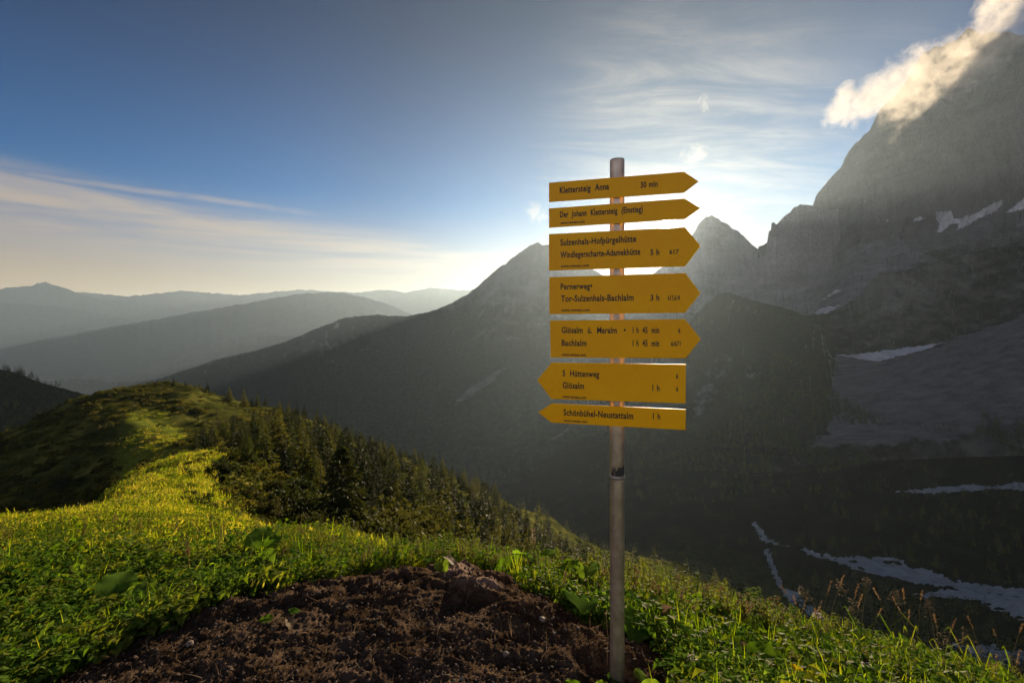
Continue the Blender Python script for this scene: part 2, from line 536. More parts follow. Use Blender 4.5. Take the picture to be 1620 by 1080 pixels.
# ---------------------------------------------------------------- mountains and hills: real relief behind the valley
def sheet(name, stations, crest_line, rough, seed, nu, ns, back, jag=0.0, gully=0.0, kind='structure', px_ext=None, groove_u=90, flat=None, k_=1.0):
    """a mountain: stations = [(px, [(Y, py), ...])] from foot to crest, crest_line = fine skyline [(px, py)];
    the surface runs on over the crest and down the far side"""
    pxs = np.array([s[0] for s in stations], float)
    P = np.array([s[1] for s in stations], float)            # (n, k, 2)
    P[..., 0] *= k_
    rough, gully, back = rough * k_, gully * k_, back * k_
    k = P.shape[1]
    px = np.linspace(pxs[0], pxs[-1], nu)

    def interp_u(a):
        return np.interp(px, pxs, a)
    # smooth blending between stations
    def smooth1(a, r):
        ker = np.hanning(2 * r + 1)
        ker /= ker.sum()
        return np.convolve(np.pad(a, r, mode='edge'), ker, 'valid')
    rad = max(2, nu // (len(pxs) * 3))
    Yk = np.stack([smooth1(interp_u(P[:, i, 0]), rad) for i in range(k)])       # (k, nu)
    pk = np.stack([smooth1(interp_u(P[:, i, 1]), rad) for i in range(k)])
    cl = np.array(crest_line, float)
    cr = np.interp(px, cl[:, 0], cl[:, 1])
    cr = cr + jag * fbm(px / 9.0, seed * 1.7, 0, 4) + jag * 0.6 * np.minimum(0, ridged(px / 5.0, seed, 0, 3) - 0.9)
    pk[-1] = cr
    zk = (CY - pk) / FPX * Yk
    s = np.linspace(0, k - 1, ns)
    i0 = np.clip(np.floor(s).astype(int), 0, k - 2)
    t = (s - i0)[:, None]

    def catmull(a):
        p0, p1, p2, p3 = a[np.maximum(i0 - 1, 0)], a[i0], a[i0 + 1], a[np.minimum(i0 + 2, k - 1)]
        m1, m2 = (p2 - p0) / 2, (p3 - p1) / 2
        return (2 * t**3 - 3 * t**2 + 1) * p1 + (t**3 - 2 * t**2 + t) * m1 + (-2 * t**3 + 3 * t**2) * p2 + (t**3 - t**2) * m2
    Y = catmull(Yk)
    Z = catmull(zk)
    u = ((px - CX) / FPX)[None, :]
    # the far side
    nb = max(10, ns // 4)
    tb = np.linspace(0, 1, nb + 1)[1:, None]
    Yb = Yk[-1][None] + tb * back
    Zb = zk[-1][None] - (zk[-1][None] + 600 * k_) * (tb ** 1.15)
    Y = np.concatenate([Y, Yb])
    Z = np.concatenate([Z, Zb])
    X = Y * u
    sN = np.concatenate([s / (k - 1), 1 + tb[:, 0]])[:, None]
    # relief: broken rock, strongest on the face, none at the very crest
    fade = np.clip(np.abs(1 - sN) * 9, 0.0, 1) * np.clip(sN * 6, 0.05, 1)
    fade = np.broadcast_to(fade, X.shape)
    sc = rough * 14
    warp = fbm(X / sc, Z / sc, seed, 4)
    gl = (ridged(u * groove_u + warp * 0.6 + 0 * Z, Z / (sc * 1.6) + seed, Y / (sc * 3), 4) - 0.75) * gully
    rel = rough * (fbm(X / sc, Y / sc, Z / sc + seed, 6, 0.55)) + gl
    if flat is not None:
        rel = rel * flat(np.broadcast_to(px[None, :], X.shape), sN, Y, Z)
    Y = Y + rel * fade * 0.9
    Z = Z + rel * fade * 0.5
    co = np.stack([X, Y, Z], -1)
    me = np_mesh(name, co.reshape(-1, 3), grid_faces(*X.shape))
    o = tag(new_obj(name, me), kind=kind)
    ppx = CX + FPX * X / Y
    ppy = CY - FPX * Z / Y
    return o, co, ppx, ppy


MTN = {}
# far ranges
def simple_range(name, crest, Y, foot_py, foot_dY, rough, seed, back, jag=1.0, nu=420, ns=60, gully=0.0):
    x0, x1 = crest[0][0], crest[-1][0]
    st = []
    for f in np.linspace(0, 1, 7):
        px = x0 + f * (x1 - x0)
        py = float(np.interp(px, [c[0] for c in crest], [c[1] for c in crest]))
        st.append((px, [(Y - foot_dY, max(foot_py, py + 12)), (Y - foot_dY * .55, py + (max(foot_py, py + 12) - py) * .62), (Y, py)]))
    MTN[name] = sheet(name, st, crest, rough, seed, nu, ns, back, jag=jag, gully=gully)
    return MTN[name][0]


far_objs = [
    simple_range("far_range", [(-900, 470), (-500, 463), (-250, 468), (-120, 458), (0, 465), (60, 468), (130, 462), (200, 469), (290, 460), (380, 467), (470, 458), (560, 463), (610, 458), (640, 463), (680, 455), (730, 459), (800, 455), (900, 462), (1100, 450)], 13000, 545, 2200, 40, 3.0, 2500, 1.5),
    simple_range("distant_range", [(-800, 480), (-400, 470), (-150, 475), (-40, 458), (10, 456), (45, 452), (72, 446), (95, 453), (125, 464), (170, 475), (230, 484), (300, 491), (400, 510), (600, 545)], 11500, 580, 3000, 40, 5.0, 3000, 1.6),
    simple_range("middle_range", [(-800, 500), (-300, 505), (-80, 497), (0, 479), (60, 482), (110, 487), (165, 498), (230, 512), (330, 530), (520, 560)], 10000, 600, 2500, 35, 6.0, 2500, 1.3),
    simple_range("wooded_range", [(-700, 530), (-300, 535), (-90, 560), (-30, 556), (0, 554), (50, 541), (90, 530), (125, 521), (150, 519), (200, 512), (250, 504), (300, 495), (340, 488), (390, 480), (440, 470), (480, 464), (515, 462), (548, 464), (580, 471), (610, 480), (640, 492), (700, 520), (800, 560)], 8200, 625, 3000, 34, 8.0, 2500, 1.2, nu=520),
    simple_range("wooded_spur", [(-200, 640), (60, 622), (150, 612), (215, 596), (250, 577), (285, 561), (320, 549), (360, 536), (405, 530), (440, 531), (475, 532), (520, 540), (600, 560)], 5600, 640, 1600, 24, 9.0, 1800, 1.2, nu=420),
]
left_hill = sheet("wooded_hill", [(-500, [(420, 760), (520, 700), (640, 565)]), (-150, [(420, 760), (520, 690), (650, 560)]), (0, [(430, 760), (560, 670), (670, 583)]), (80, [(450, 770), (580, 690), (690, 607)]), (150, [(480, 780), (600, 720), (710, 630)]), (260, [(500, 790), (620, 750), (730, 690)])],
                  [(-500, 560), (-150, 555), (-60, 565), (0, 584), (30, 591), (60, 603), (90, 612), (120, 619), (145, 627), (175, 650), (260, 700)], 9, 12.0, 300, 60, 500, jag=1.2)
MTN["wooded_hill"] = left_hill

# the long mountain left of the sign, its shaded face to the viewer
MTN["left_mountain"] = sheet("left_mountain", [
    (-60, [(2400, 700), (2900, 690), (3400, 672), (3900, 655)]),
    (120, [(1900, 720), (2500, 690), (3200, 660), (3800, 632)]),
    (300, [(1500, 740), (2200, 690), (3000, 630), (3600, 583)]),
    (450, [(1400, 755), (2000, 690), (2800, 610), (3400, 540)]),
    (600, [(1350, 775), (1900, 690), (2600, 590), (3250, 498)]),
    (740, [(1300, 785), (1800, 690), (2400, 580), (3100, 466)]),
    (850, [(1280, 785), (1750, 680), (2450, 540), (3100, 384)]),
    (930, [(1280, 785), (1750, 690), (2450, 560), (3150, 424)]),
    (1010, [(1300, 780), (1800, 700), (2500, 580), (3300, 455)]),
    (1120, [(1400, 770), (1900, 710), (2600, 610), (3400, 520)]),
], [(-60, 655), (60, 641), (130, 630), (200, 613), (250, 600), (300, 583), (350, 566), (400, 556), (450, 541), (481, 529), (497, 521), (515, 514), (545, 503), (575, 499), (600, 498), (625, 500), (640, 500), (665, 496), (690, 490), (715, 479), (740, 465), (757, 452), (770, 440), (780, 431), (792, 421), (800, 419), (806, 411), (815, 405), (826, 397), (838, 389), (850, 383), (858, 388), (868, 387), (880, 394), (900, 404), (920, 414), (945, 430), (970, 445), (1000, 456), (1120, 520)],
    46, 21.0, 560, 190, 1500, jag=1.0, gully=26, groove_u=42)

# peak under the sun
MTN["sun_peak"] = sheet("rocky_peak", [
    (900, [(1700, 690), (2200, 640), (2900, 570), (3500, 500)]),
    (1000, [(1650, 690), (2200, 620), (2900, 540), (3500, 457)]),
    (1080, [(1650, 690), (2250, 600), (2950, 510), (3550, 390)]),
    (1125, [(1650, 690), (2300, 580), (3000, 490), (3600, 342)]),
    (1200, [(1700, 680), (2350, 570), (3050, 495), (3650, 392)]),
    (1280, [(1800, 670), (2400, 580), (3100, 520), (3650, 430)]),
    (1400, [(2000, 660), (2500, 600), (3100, 540), (3600, 480)]),
], [(900, 500), (940, 480), (970, 468), (1000, 456), (1020, 442), (1040, 428), (1055, 416), (1072, 400), (1085, 384), (1098, 368), (1104, 356), (1109, 350), (1114, 346), (1117, 342), (1122, 344), (1126, 340), (1131, 344), (1137, 346), (1142, 351), (1150, 354), (1158, 361), (1168, 366), (1178, 376), (1187, 385), (1196, 392), (1203, 395), (1212, 396), (1220, 398), (1280, 430), (1400, 490)],
    40, 31.0, 460, 190, 1400, jag=1.3, gully=40, groove_u=60, k_=0.8)

# broken ridge with a tower, in front of the great wall
MTN["tower_ridge"] = sheet("tower_ridge", [
    (1150, [(1900, 560), (2250, 525), (2500, 480), (2750, 440), (2850, 420)]),
    (1208, [(1900, 545), (2250, 515), (2500, 470), (2700, 430), (2850, 400)]),
    (1222, [(1900, 540), (2250, 512), (2500, 465), (2700, 420), (2850, 355)]),
    (1270, [(1880, 530), (2200, 505), (2480, 460), (2680, 400), (2850, 325)]),
    (1330, [(1850, 520), (2150, 490), (2420, 450), (2640, 390), (2820, 331)]),
    (1400, [(1850, 520), (2100, 485), (2350, 440), (2600, 390), (2780, 350)]),
    (1500, [(1850, 520), (2100, 485), (2350, 440), (2560, 410), (2750, 395)]),
], [(1150, 432), (1195, 412), (1211, 402), (1213, 392), (1215, 372), (1217, 364), (1219, 366), (1221, 353), (1224, 351), (1228, 355), (1233, 351), (1239, 344), (1246, 338), (1251, 335), (1256, 328), (1262, 326), (1266, 322), (1270, 325), (1279, 324), (1287, 326), (1295, 326), (1302, 329), (1309, 333), (1316, 333), (1324, 330), (1328, 333), (1334, 334), (1345, 337), (1400, 352), (1500, 400)],
    34, 41.0, 420, 170, 700, jag=1.0, gully=34, groove_u=85, k_=RIGHT_SCALE)

# the great wall on the right: talus at its foot, then cliff to the summit
MTN["great_wall"] = sheet("great_wall", [
    (1200, [(2000, 545), (2300, 520), (2600, 500), (2900, 480), (3100, 450), (3250, 400)]),
    (1270, [(1950, 540), (2250, 502), (2550, 472), (2850, 440), (3050, 400), (3200, 350)]),
    (1300, [(1900, 530), (2200, 488), (2500, 452), (2780, 405), (2950, 345), (3130, 292)]),
    (1345, [(1900, 510), (2150, 450), (2450, 405), (2680, 345), (2850, 290), (3050, 236)]),
    (1390, [(1900, 508), (2150, 445), (2400, 395), (2560, 320), (2720, 240), (2980, 176)]),
    (1450, [(1880, 500), (2120, 435), (2340, 378), (2450, 280), (2620, 180), (2880, 103)]),
    (1540, [(1850, 490), (2080, 420), (2270, 355), (2360, 250), (2520, 130), (2740, 48)]),
    (1620, [(1800, 480), (2020, 400), (2180, 330), (2260, 230), (2420, 115), (2640, 55)]),
    (1760, [(1700, 470), (1900, 380), (2050, 300), (2120, 200), (2280, 90), (2500, 28)]),
    (1950, [(1600, 460), (1780, 360), (1900, 280), (1980, 180), (2100, 80), (2350, 40)]),
], [(1200, 390), (1270, 360), (1285, 330), (1288, 318), (1293, 306), (1300, 298), (1308, 290), (1315, 280), (1324, 272), (1332, 262), (1338, 248), (1344, 238), (1352, 227), (1360, 222), (1366, 214), (1375, 208), (1381, 196), (1386, 184), (1391, 176), (1400, 164), (1412, 156), (1420, 150), (1432, 132), (1440, 118), (1448, 104), (1455, 92), (1462, 84), (1472, 80), (1480, 73), (1490, 75), (1500, 68), (1512, 64), (1524, 52), (1532, 44), (1541, 48), (1552, 56), (1566, 51), (1580, 52), (1592, 50), (1604, 53), (1615, 57), (1640, 50), (1700, 36), (1780, 30), (1860, 60), (1950, 120)],
    52, 51.0, 620, 300, 1800, jag=1.6, gully=62, groove_u=70, flat=lambda px, s, Y, Z: 0.28 + 0.72 * sstep(0.36, 0.5, s), k_=RIGHT_SCALE)

# dark spur below the sun
MTN["dark_spur"] = sheet("grassy_spur", [
    (960, [(1230, 765), (1400, 720), (1600, 680), (1800, 640)]),
    (1060, [(1220, 765), (1420, 690), (1650, 610), (1850, 560)]),
    (1150, [(1220, 762), (1420, 665), (1650, 560), (1900, 463)]),
    (1230, [(1220, 755), (1400, 650), (1620, 560), (1850, 485)]),
    (1290, [(1220, 745), (1360, 660), (1540, 580), (1720, 515)]),
    (1340, [(1240, 738), (1340, 680), (1440, 640), (1560, 590)]),
    (1400, [(1260, 735), (1320, 710), (1380, 690), (1450, 670)]),
], [(960, 640), (1040, 580), (1068, 545), (1085, 520), (1100, 498), (1115, 482), (1135, 467), (1150, 462), (1165, 466), (1185, 473), (1210, 480), (1240, 487), (1262, 494), (1285, 506), (1298, 524), (1310, 552), (1325, 582), (1340, 600), (1400, 680)],
    24, 61.0, 380, 130, 700, jag=1.2, gully=14, groove_u=40, k_=RIGHT_SCALE)

# bench with a rocky knoll, and the long scree slope below it
MTN["bench"] = sheet("scree_slope", [
    (1180, [(1215, 752), (1350, 690), (1500, 640), (1680, 600), (1800, 560), (1880, 540)]),
    (1270, [(1215, 742), (1350, 672), (1500, 610), (1680, 560), (1820, 525), (1960, 497)]),
    (1330, [(1215, 735), (1350, 664), (1500, 602), (1680, 560), (1800, 530), (1950, 488)]),
    (1400, [(1215, 728), (1350, 655), (1500, 592), (1650, 556), (1780, 500), (1900, 432)]),
    (1500, [(1215, 724), (1350, 640), (1480, 570), (1600, 530), (1740, 470), (1880, 408)]),
    (1620, [(1215, 720), (1330, 620), (1440, 540), (1550, 490), (1680, 430), (1830, 380)]),
    (1780, [(1200, 720), (1300, 610), (1400, 520), (1500, 460), (1620, 400), (1750, 350)]),
    (1950, [(1200, 720), (1300, 600), (1380, 510), (1460, 440), (1560, 380), (1680, 330)]),
], [(1180, 545), (1240, 512), (1262, 500), (1290, 497), (1312, 495), (1330, 488), (1348, 476), (1366, 462), (1372, 452), (1380, 442), (1395, 433), (1420, 430), (1450, 424), (1480, 414), (1520, 404), (1560, 395), (1620, 382), (1780, 345), (1950, 330)],
    27, 71.0, 480, 190, 420, jag=1.4, gully=9, groove_u=55, flat=lambda px, s, Y, Z: 0.45 + 0.55 * sstep(0.42, 0.62, s), k_=RIGHT_SCALE)

# ---------------------------------------------------------------- materials
def mat(name):
    m = bpy.data.materials.new(name)
    m.use_nodes = True
    return m, NT(m.node_tree)


def pos(n):
    return n.add('ShaderNodeNewGeometry').outputs['Position']


def out(n, surf, vol=None):
    o = n.add('ShaderNodeOutputMaterial')
    if surf is not None:
        n.set(o, 0, surf)
    if vol is not None:
        n.set(o, 1, vol)


def bump(n, h, strength, dist):
    return n.add('ShaderNodeBump', {'Height': h, 'Strength': strength, 'Distance': dist}).outputs[0]


def attr(n, name):
    return n.add('ShaderNodeAttribute', attribute_name=name).outputs['Fac']


def leaf_mat(name, c0, c1, trans=0.45, var=0.35, rough=0.6, spec=0.03, noise_scale=3.0, tcol=None, tval=2.6):
    """thin leaf: reflects, and lets light through; tone changes from plant to plant"""
    m, n = mat(name)
    oi = n.add('ShaderNodeObjectInfo')
    rnd = oi.outputs['Random']
    nz = n.noise(pos(n), noise_scale, 3)
    f = n.math('ADD', n.math('MULTIPLY', rnd, 0.6), n.math('MULTIPLY', nz, 0.5))
    col = n.mix(n.smooth(f, 0.2, 0.85), c0, c1)
    dif = n.add('ShaderNodeBsdfPrincipled', {'Base Color': col, 'Roughness': rough, 'Specular IOR Level': spec})
    hs = n.add('ShaderNodeHueSaturation', {'Hue': 0.482, 'Saturation': 1.15, 'Value': tval, 'Color': col}) if tcol is None else None
    tr = n.add('ShaderNodeBsdfTranslucent', {0: hs.outputs[0] if hs else (*tcol, 1)})
    sh = n.add('ShaderNodeMixShader', {0: trans, 1: dif.outputs[0], 2: tr.outputs[0]})
    out(n, sh.outputs[0])
    return m


M = {}
# ground: earth, turf under the grass, meadow, then wooded valley
m, n = mat("ground")
P = pos(n)
soil_n = n.noise(P, 9, 6, 0.65)
soil_f = n.noise(P, 120, 4, 0.6)
soil_c = n.ramp(n.math('ADD', n.math('MULTIPLY', soil_n, 0.65), n.math('MULTIPLY', soil_f, 0.35)), [(0.30, (0.016, 0.0098, 0.0062)), (0.5, (0.050, 0.032, 0.020)), (0.68, (0.150, 0.102, 0.068))])
ash = n.smooth(n.math('ADD', n.noise(P, 3.2, 4, 0.6), n.math('MULTIPLY', soil_f, 0.2)), 0.62, 0.78)
soil_c = n.mix(n.math('MULTIPLY', ash, 0.35), soil_c, (0.15, 0.10, 0.075))
pale = n.smooth(n.math('ADD', attr(n, 'pale'), n.math('MULTIPLY', n.math('SUBTRACT', soil_f, 0.5), 1.1)), 0.30, 0.75)
soil_c = n.mix(pale, soil_c, (0.22, 0.155, 0.125))
g1 = n.noise(P, 0.55, 6, 0.65)
g2 = n.noise(P, 4.0, 4, 0.6)
gm = n.math('ADD', n.math('MULTIPLY', g1, 0.6), n.math('MULTIPLY', g2, 0.4))
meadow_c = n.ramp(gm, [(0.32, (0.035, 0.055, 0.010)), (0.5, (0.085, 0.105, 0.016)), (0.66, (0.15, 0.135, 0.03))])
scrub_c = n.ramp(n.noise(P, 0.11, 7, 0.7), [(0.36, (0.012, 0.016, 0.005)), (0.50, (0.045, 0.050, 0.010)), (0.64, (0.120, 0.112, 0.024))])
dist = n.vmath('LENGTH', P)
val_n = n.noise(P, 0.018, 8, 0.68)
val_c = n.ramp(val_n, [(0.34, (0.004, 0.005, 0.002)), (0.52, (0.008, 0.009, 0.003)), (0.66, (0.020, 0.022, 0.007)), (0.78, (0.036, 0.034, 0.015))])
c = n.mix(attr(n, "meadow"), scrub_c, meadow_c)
c = n.mix(n.smooth(dist, 4.0, 7.0, 1, 0), c, meadow_c)
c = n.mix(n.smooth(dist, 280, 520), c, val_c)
c = n.mix(n.smooth(n.math('ADD', attr(n, "soil"), n.math('MULTIPLY', n.math('SUBTRACT', soil_f, 0.5), 0.5)), 0.35, 0.6), c, soil_c)
h = n.math('ADD', n.math('MULTIPLY', n.noise(P, 45, 6, 0.7), 0.7), n.math('MULTIPLY', n.noise(P, 260, 3, 0.6), 0.3))
b = n.add('ShaderNodeBsdfPrincipled', {'Base Color': c, 'Roughness': 0.95, 'Specular IOR Level': 0.0, 'Normal': bump(n, h, 0.9, 0.02)})
out(n, b.outputs[0])
M['ground'] = m


def rock_mat(name, rock, veg_c, veg_lo, veg_hi, scale, z_lo, z_hi, scree=None, steep=(0.45, 0.75), relief=1.0, vary=1.0):
    """limestone with turf on the gentler ground below the tree line, and loose scree"""
    m, n = mat(name)
    P = pos(n)
    nrm = n.add('ShaderNodeSeparateXYZ', {0: n.add('ShaderNodeNewGeometry').outputs['Normal']}).outputs[2]
    z = n.add('ShaderNodeSeparateXYZ', {0: P}).outputs[2]
    big = n.noise(P, scale, 8, 0.66)
    st = n.add('ShaderNodeMapping', {0: P, 3: (3.5, 3.5, 0.7)}).outputs[0]
    fine = n.noise(st, scale * 6, 8, 0.7)
    lay_ = n.add('ShaderNodeMapping', {0: P, 2: (0.10, 0.16, 0), 3: (0.5, 0.5, 6.0)}).outputs[0]
    lay_n = n.noise(lay_, scale * 2.2, 6, 0.62, dist=0.3)
    rf = n.math('ADD', n.math('MULTIPLY', big, 0.38), n.math('ADD', n.math('MULTIPLY', fine, 0.50), n.math('MULTIPLY', lay_n, 0.12)))
    rc = n.ramp(rf, [(0.34, tuple(v * 0.42 for v in rock)), (0.5, tuple(v * 0.85 for v in rock)), (0.64, tuple(v * 1.35 for v in rock))])
    vn = n.noise(P, scale * 1.6, 8, 0.7)
    vf = n.math('ADD', n.smooth(n.math('ADD', nrm, n.math('MULTIPLY', n.math('SUBTRACT', vn, 0.5), 0.9)), *steep), 0)
    vf = n.math('MULTIPLY', vf, n.smooth(n.math('ADD', z, n.math('MULTIPLY', n.math('SUBTRACT', big, 0.5), (z_hi - z_lo) * 1.2)), z_lo, z_hi, 1, 0))
    vc = n.ramp(n.noise(P, scale * 9, 6, 0.7), [(0.35, tuple(v * (1 - 0.5 * vary) for v in veg_c)), (0.5, veg_c), (0.66, tuple(v * (1 + 0.9 * vary) for v in veg_c))])
    c = n.mix(vf, rc, vc)
    if scree:
        sn = n.noise(n.add('ShaderNodeMapping', {0: P, 2: (0, 0, 0.5), 3: (0.35, 1.6, 1.6)}).outputs[0], scale * 2.5, 8, 0.72)
        sc = n.ramp(n.math('ADD', n.math('MULTIPLY', sn, 0.6), n.math('MULTIPLY', n.noise(P, scale * 25, 4, 0.7), 0.4)), [(0.34, tuple(v * 0.30 for v in scree)), (0.5, scree), (0.66, tuple(v * 1.7 for v in scree))])
        sm = n.smooth(n.math('ADD', attr(n, "scree"), n.math('MULTIPLY', n.math('SUBTRACT', n.noise(P, scale * 2.0, 8, 0.75), 0.5), 1.5)), 0.38, 0.62)
        c = n.mix(sm, c, sc)
    h = n.math('ADD', n.math('MULTIPLY', fine, 0.6), n.math('MULTIPLY', n.noise(P, scale * 30, 5, 0.7), 0.4))
    b = n.add('ShaderNodeBsdfPrincipled', {'Base Color': c, 'Roughness': 0.95, 'Specular IOR Level': 0.0, 'Normal': bump(n, h, relief, 10.0)})
    out(n, b.outputs[0])
    return m


M['far'] = rock_mat("far_woods", (0.10, 0.105, 0.09), (0.085, 0.09, 0.06), 0, 0, 0.0012, 2000, 3000, relief=0.05, vary=0.25)
M['leftmtn'] = rock_mat("left_mountain", (0.20, 0.19, 0.18), (0.024, 0.029, 0.012), 0, 0, 0.006, 60, 330, scree=(0.13, 0.13, 0.12))
M['peak'] = rock_mat("peak_rock", (0.24, 0.22, 0.22), (0.040, 0.044, 0.020), 0, 0, 0.007, -30, 200, scree=(0.17, 0.165, 0.165))
M['wall'] = rock_mat("wall_rock", (0.155, 0.148, 0.145), (0.045, 0.048, 0.026), 0, 0, 0.011, 150, 345, scree=(0.16, 0.16, 0.165), steep=(0.6, 0.85))
M['spur'] = rock_mat("spur_turf", (0.20, 0.19, 0.17), (0.022, 0.024, 0.009), 0, 0, 0.019, 900, 1200, scree=(0.20, 0.195, 0.18), steep=(0.35, 0.6))
M['bench'] = rock_mat("bench_turf", (0.18, 0.175, 0.165), (0.014, 0.016, 0.007), 0, 0, 0.022, 900, 1200, scree=(0.135, 0.137, 0.15), steep=(0.55, 0.95))
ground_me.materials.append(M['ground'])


def scree_attr(key, fn):
    o, co, ppx, ppy = MTN[key]
    s_front = np.arange(co.shape[0])[:, None] / (co.shape[0] * 0.8)
    set_attr(o.data, "scree", fn(ppx, ppy, np.broadcast_to(s_front, ppx.shape), co))


def blob(ppx, ppy, cx, cy, rx, ry, rot=0):
    a = math.radians(rot)
    x, y = ppx - cx, ppy - cy
    return sstep(1.3, 0.5, np.hypot((x * math.cos(a) + y * math.sin(a)) / rx, (-x * math.sin(a) + y * math.cos(a)) / ry))


scree_attr("left_mountain", lambda x, y, s, co: 0.55 * blob(x, y, 760, 610, 70, 8, -35) + 0.5 * blob(x, y, 900, 680, 70, 5, -28) + 0.35 * blob(x, y, 830, 470, 60, 40))
scree_attr("sun_peak", lambda x, y, s, co: 0.5 * blob(x, y, 1120, 470, 120, 70))
scree_attr("tower_ridge", lambda x, y, s, co: sstep(440, 475, y) * 1.0)
scree_attr("great_wall", lambda x, y, s, co: sstep(0.55, 0.36, s) * (0.45 + 0.5 * sstep(1500, 1350, x)))
scree_attr("dark_spur", lambda x, y, s, co: 0.42 * blob(x, y, 1125, 610, 24, 80, 28) + 0.35 * blob(x, y, 1190, 595, 30, 18) + 0.3 * blob(x, y, 1250, 560, 60, 18, 20))
BENCH_SCREE = [(1285, 590), (1300, 566), (1340, 560), (1400, 566), (1470, 552), (1520, 530), (1640, 490), (1990, 400), (1990, 700), (1640, 672), (1560, 680), (1500, 696), (1470, 692), (1400, 706), (1330, 704), (1280, 710), (1310, 685), (1320, 650), (1300, 620)]
scree_attr("bench", lambda x, y, s, co: sstep(-26, 26, poly_dist(x, y, BENCH_SCREE)) + 0.35 * blob(x, y, 1395, 505, 50, 22) + 0.25 * blob(x, y, 1500, 480, 60, 26))
for o in far_objs + [left_hill[0]]:
    o.data.materials.append(M['far'])
for k, mk in (("left_mountain", 'leftmtn'), ("sun_peak", 'peak'), ("tower_ridge", 'peak'), ("great_wall", 'wall'), ("dark_spur", 'spur'), ("bench", 'bench')):
    MTN[k][0].data.materials.append(M[mk])
MTN["wooded_hill"][0].data.materials.clear()
M['hill'] = rock_mat("hill_turf", (0.10, 0.09, 0.07), (0.028, 0.034, 0.012), 0, 0, 0.03, 900, 1200, steep=(0.1, 0.3))
MTN["wooded_hill"][0].data.materials.append(M['hill'])

# ---------------------------------------------------------------- air: one box of even haze round camera and land
m, n = mat("haze")
HAZE_DENSITY = 2.9e-5
pv = n.add('ShaderNodeVolumePrincipled', {'Color': (0.62, 0.80, 1.0, 1), 'Density': HAZE_DENSITY, 'Anisotropy': 0.58})
out(n, None, pv.outputs[0])
_top, _bot = 0.0, float(GZ.min())
for o, co, _a, _b in MTN.values():
    _top = max(_top, float(co[..., 2].max()))
    _bot = min(_bot, float(co[..., 2].min()))
_hx, _hy0, _hy1 = 31000.0, -31000.0, 31000.0
hz = bmesh.new()
bmesh.ops.create_cube(hz, size=1.0)
for v in hz.verts:
    v.co = Vector((v.co.x * 2 * _hx, _hy0 if v.co.y < 0 else _hy1, _bot - 1 if v.co.z < 0 else _top + 8))
hm = bpy.data.meshes.new("haze")
hz.to_mesh(hm)
haze = tag(new_obj("haze", hm, mat=m), kind='stuff')

# ---------------------------------------------------------------- the signpost
def bevel_mat(name, col, metal, rough, var=0.2, scale=8, bump_d=0.0, spec=0.5):
    m, n = mat(name)
    P = n.add('ShaderNodeTexCoord').outputs['Object']
    nz = n.noise(P, scale, 6, 0.65)
    c = n.mix(n.smooth(nz, 0.3, 0.7), tuple(v * (1 - var) for v in col), tuple(min(1, v * (1 + var)) for v in col))
    r = n.lin(n.noise(P, scale * 3, 5, 0.6), 0.3, 0.7, rough * 0.8, min(1, rough * 1.25))
    b = n.add('ShaderNodeBsdfPrincipled', {'Base Color': c, 'Metallic': metal, 'Roughness': r, 'Specular IOR Level': spec})
    if bump_d:
        n.set(b, 'Normal', bump(n, n.noise(P, scale * 6, 5, 0.6), 0.5, bump_d))
    out(n, b.outputs[0])
    return m


M['galv'] = bevel_mat("galvanised_steel", (0.50, 0.41, 0.33), 0.85, 0.42, 0.25, 14, 0.0006)
M['steel'] = bevel_mat("bolt_steel", (0.35, 0.33, 0.32), 0.9, 0.4)
M['black'] = bevel_mat("black_lettering", (0.012, 0.010, 0.009), 0.0, 0.5, 0.1)
M['sticker'] = bevel_mat("torn_sticker", (0.035, 0.03, 0.028), 0.0, 0.7, 0.6, 60)
# yellow enamel, a little weathered
m, n = mat("yellow_enamel")
P = n.add('ShaderNodeTexCoord').outputs['Object']
nz = n.noise(P, 5, 6, 0.65)
dirt = n.noise(n.add('ShaderNodeMapping', {0: P, 3: (9, 9, 2.2)}).outputs[0], 6, 6, 0.7)
c = n.mix(n.smooth(nz, 0.3, 0.72), (0.93, 0.415, 0.001), (0.97, 0.475, 0.002))
c = n.mix(n.math('MULTIPLY', n.smooth(dirt, 0.52, 0.8), 0.32), c, (0.45, 0.22, 0.01))
b = n.add('ShaderNodeBsdfPrincipled', {'Base Color': c, 'Roughness': n.lin(nz, 0.3, 0.7, 0.34, 0.5), 'Specular IOR Level': 0.2, 'Normal': bump(n, n.noise(P, 30, 4, 0.5), 0.08, 0.001)})
out(n, b.outputs[0])
M['yellow'] = m

# the boards share one upright plane through these two plan points (their right ends are nearer)
PL, PR = Vector(((868 - CX) / FPX * 2.17, 2.17, 0)), Vector(((1083 - CX) / FPX * 2.0, 2.0, 0))
UX = (PR - PL).normalized()
NRM = UX.cross(Vector((0, 0, 1))).normalized()      # towards the viewer
if NRM.y > 0:
    NRM = -NRM
POLE_R = 0.0315
POLE_Y = 2.13


def to_plane(px, py):
    """pixel -> (s, z) on the boards' front plane"""
    d = pix_dir(px, py)
    t = PL.dot(NRM) / d.dot(NRM)
    p = d * t
    return (p - PL).dot(UX), p.z


ROT = Matrix((UX, Vector((0, 0, 1)), NRM)).transposed().to_4x4()    # local x along board, y up, z to viewer
_s_pole = to_plane(975, 500)[0]
pole_c = PL + UX * _s_pole - NRM * (POLE_R + 0.009)
pole_c = Vector((pole_c.x, pole_c.y, 0))
PB = float(height(np.array([pole_c.x]), np.array([pole_c.y]))[0])
post = bpy.data.objects.new("signpost", None)
COL.objects.link(post)
post.location = (pole_c.x, pole_c.y, PB)
post.empty_display_size = 0.2
tag(post, "tall galvanised steel hiking signpost carrying seven yellow arrow boards beside the bare earth", "signpost")


def child(name, me, parent, mt, loc_world=None):
    o = new_obj(name, me, parent, mt)
    return o


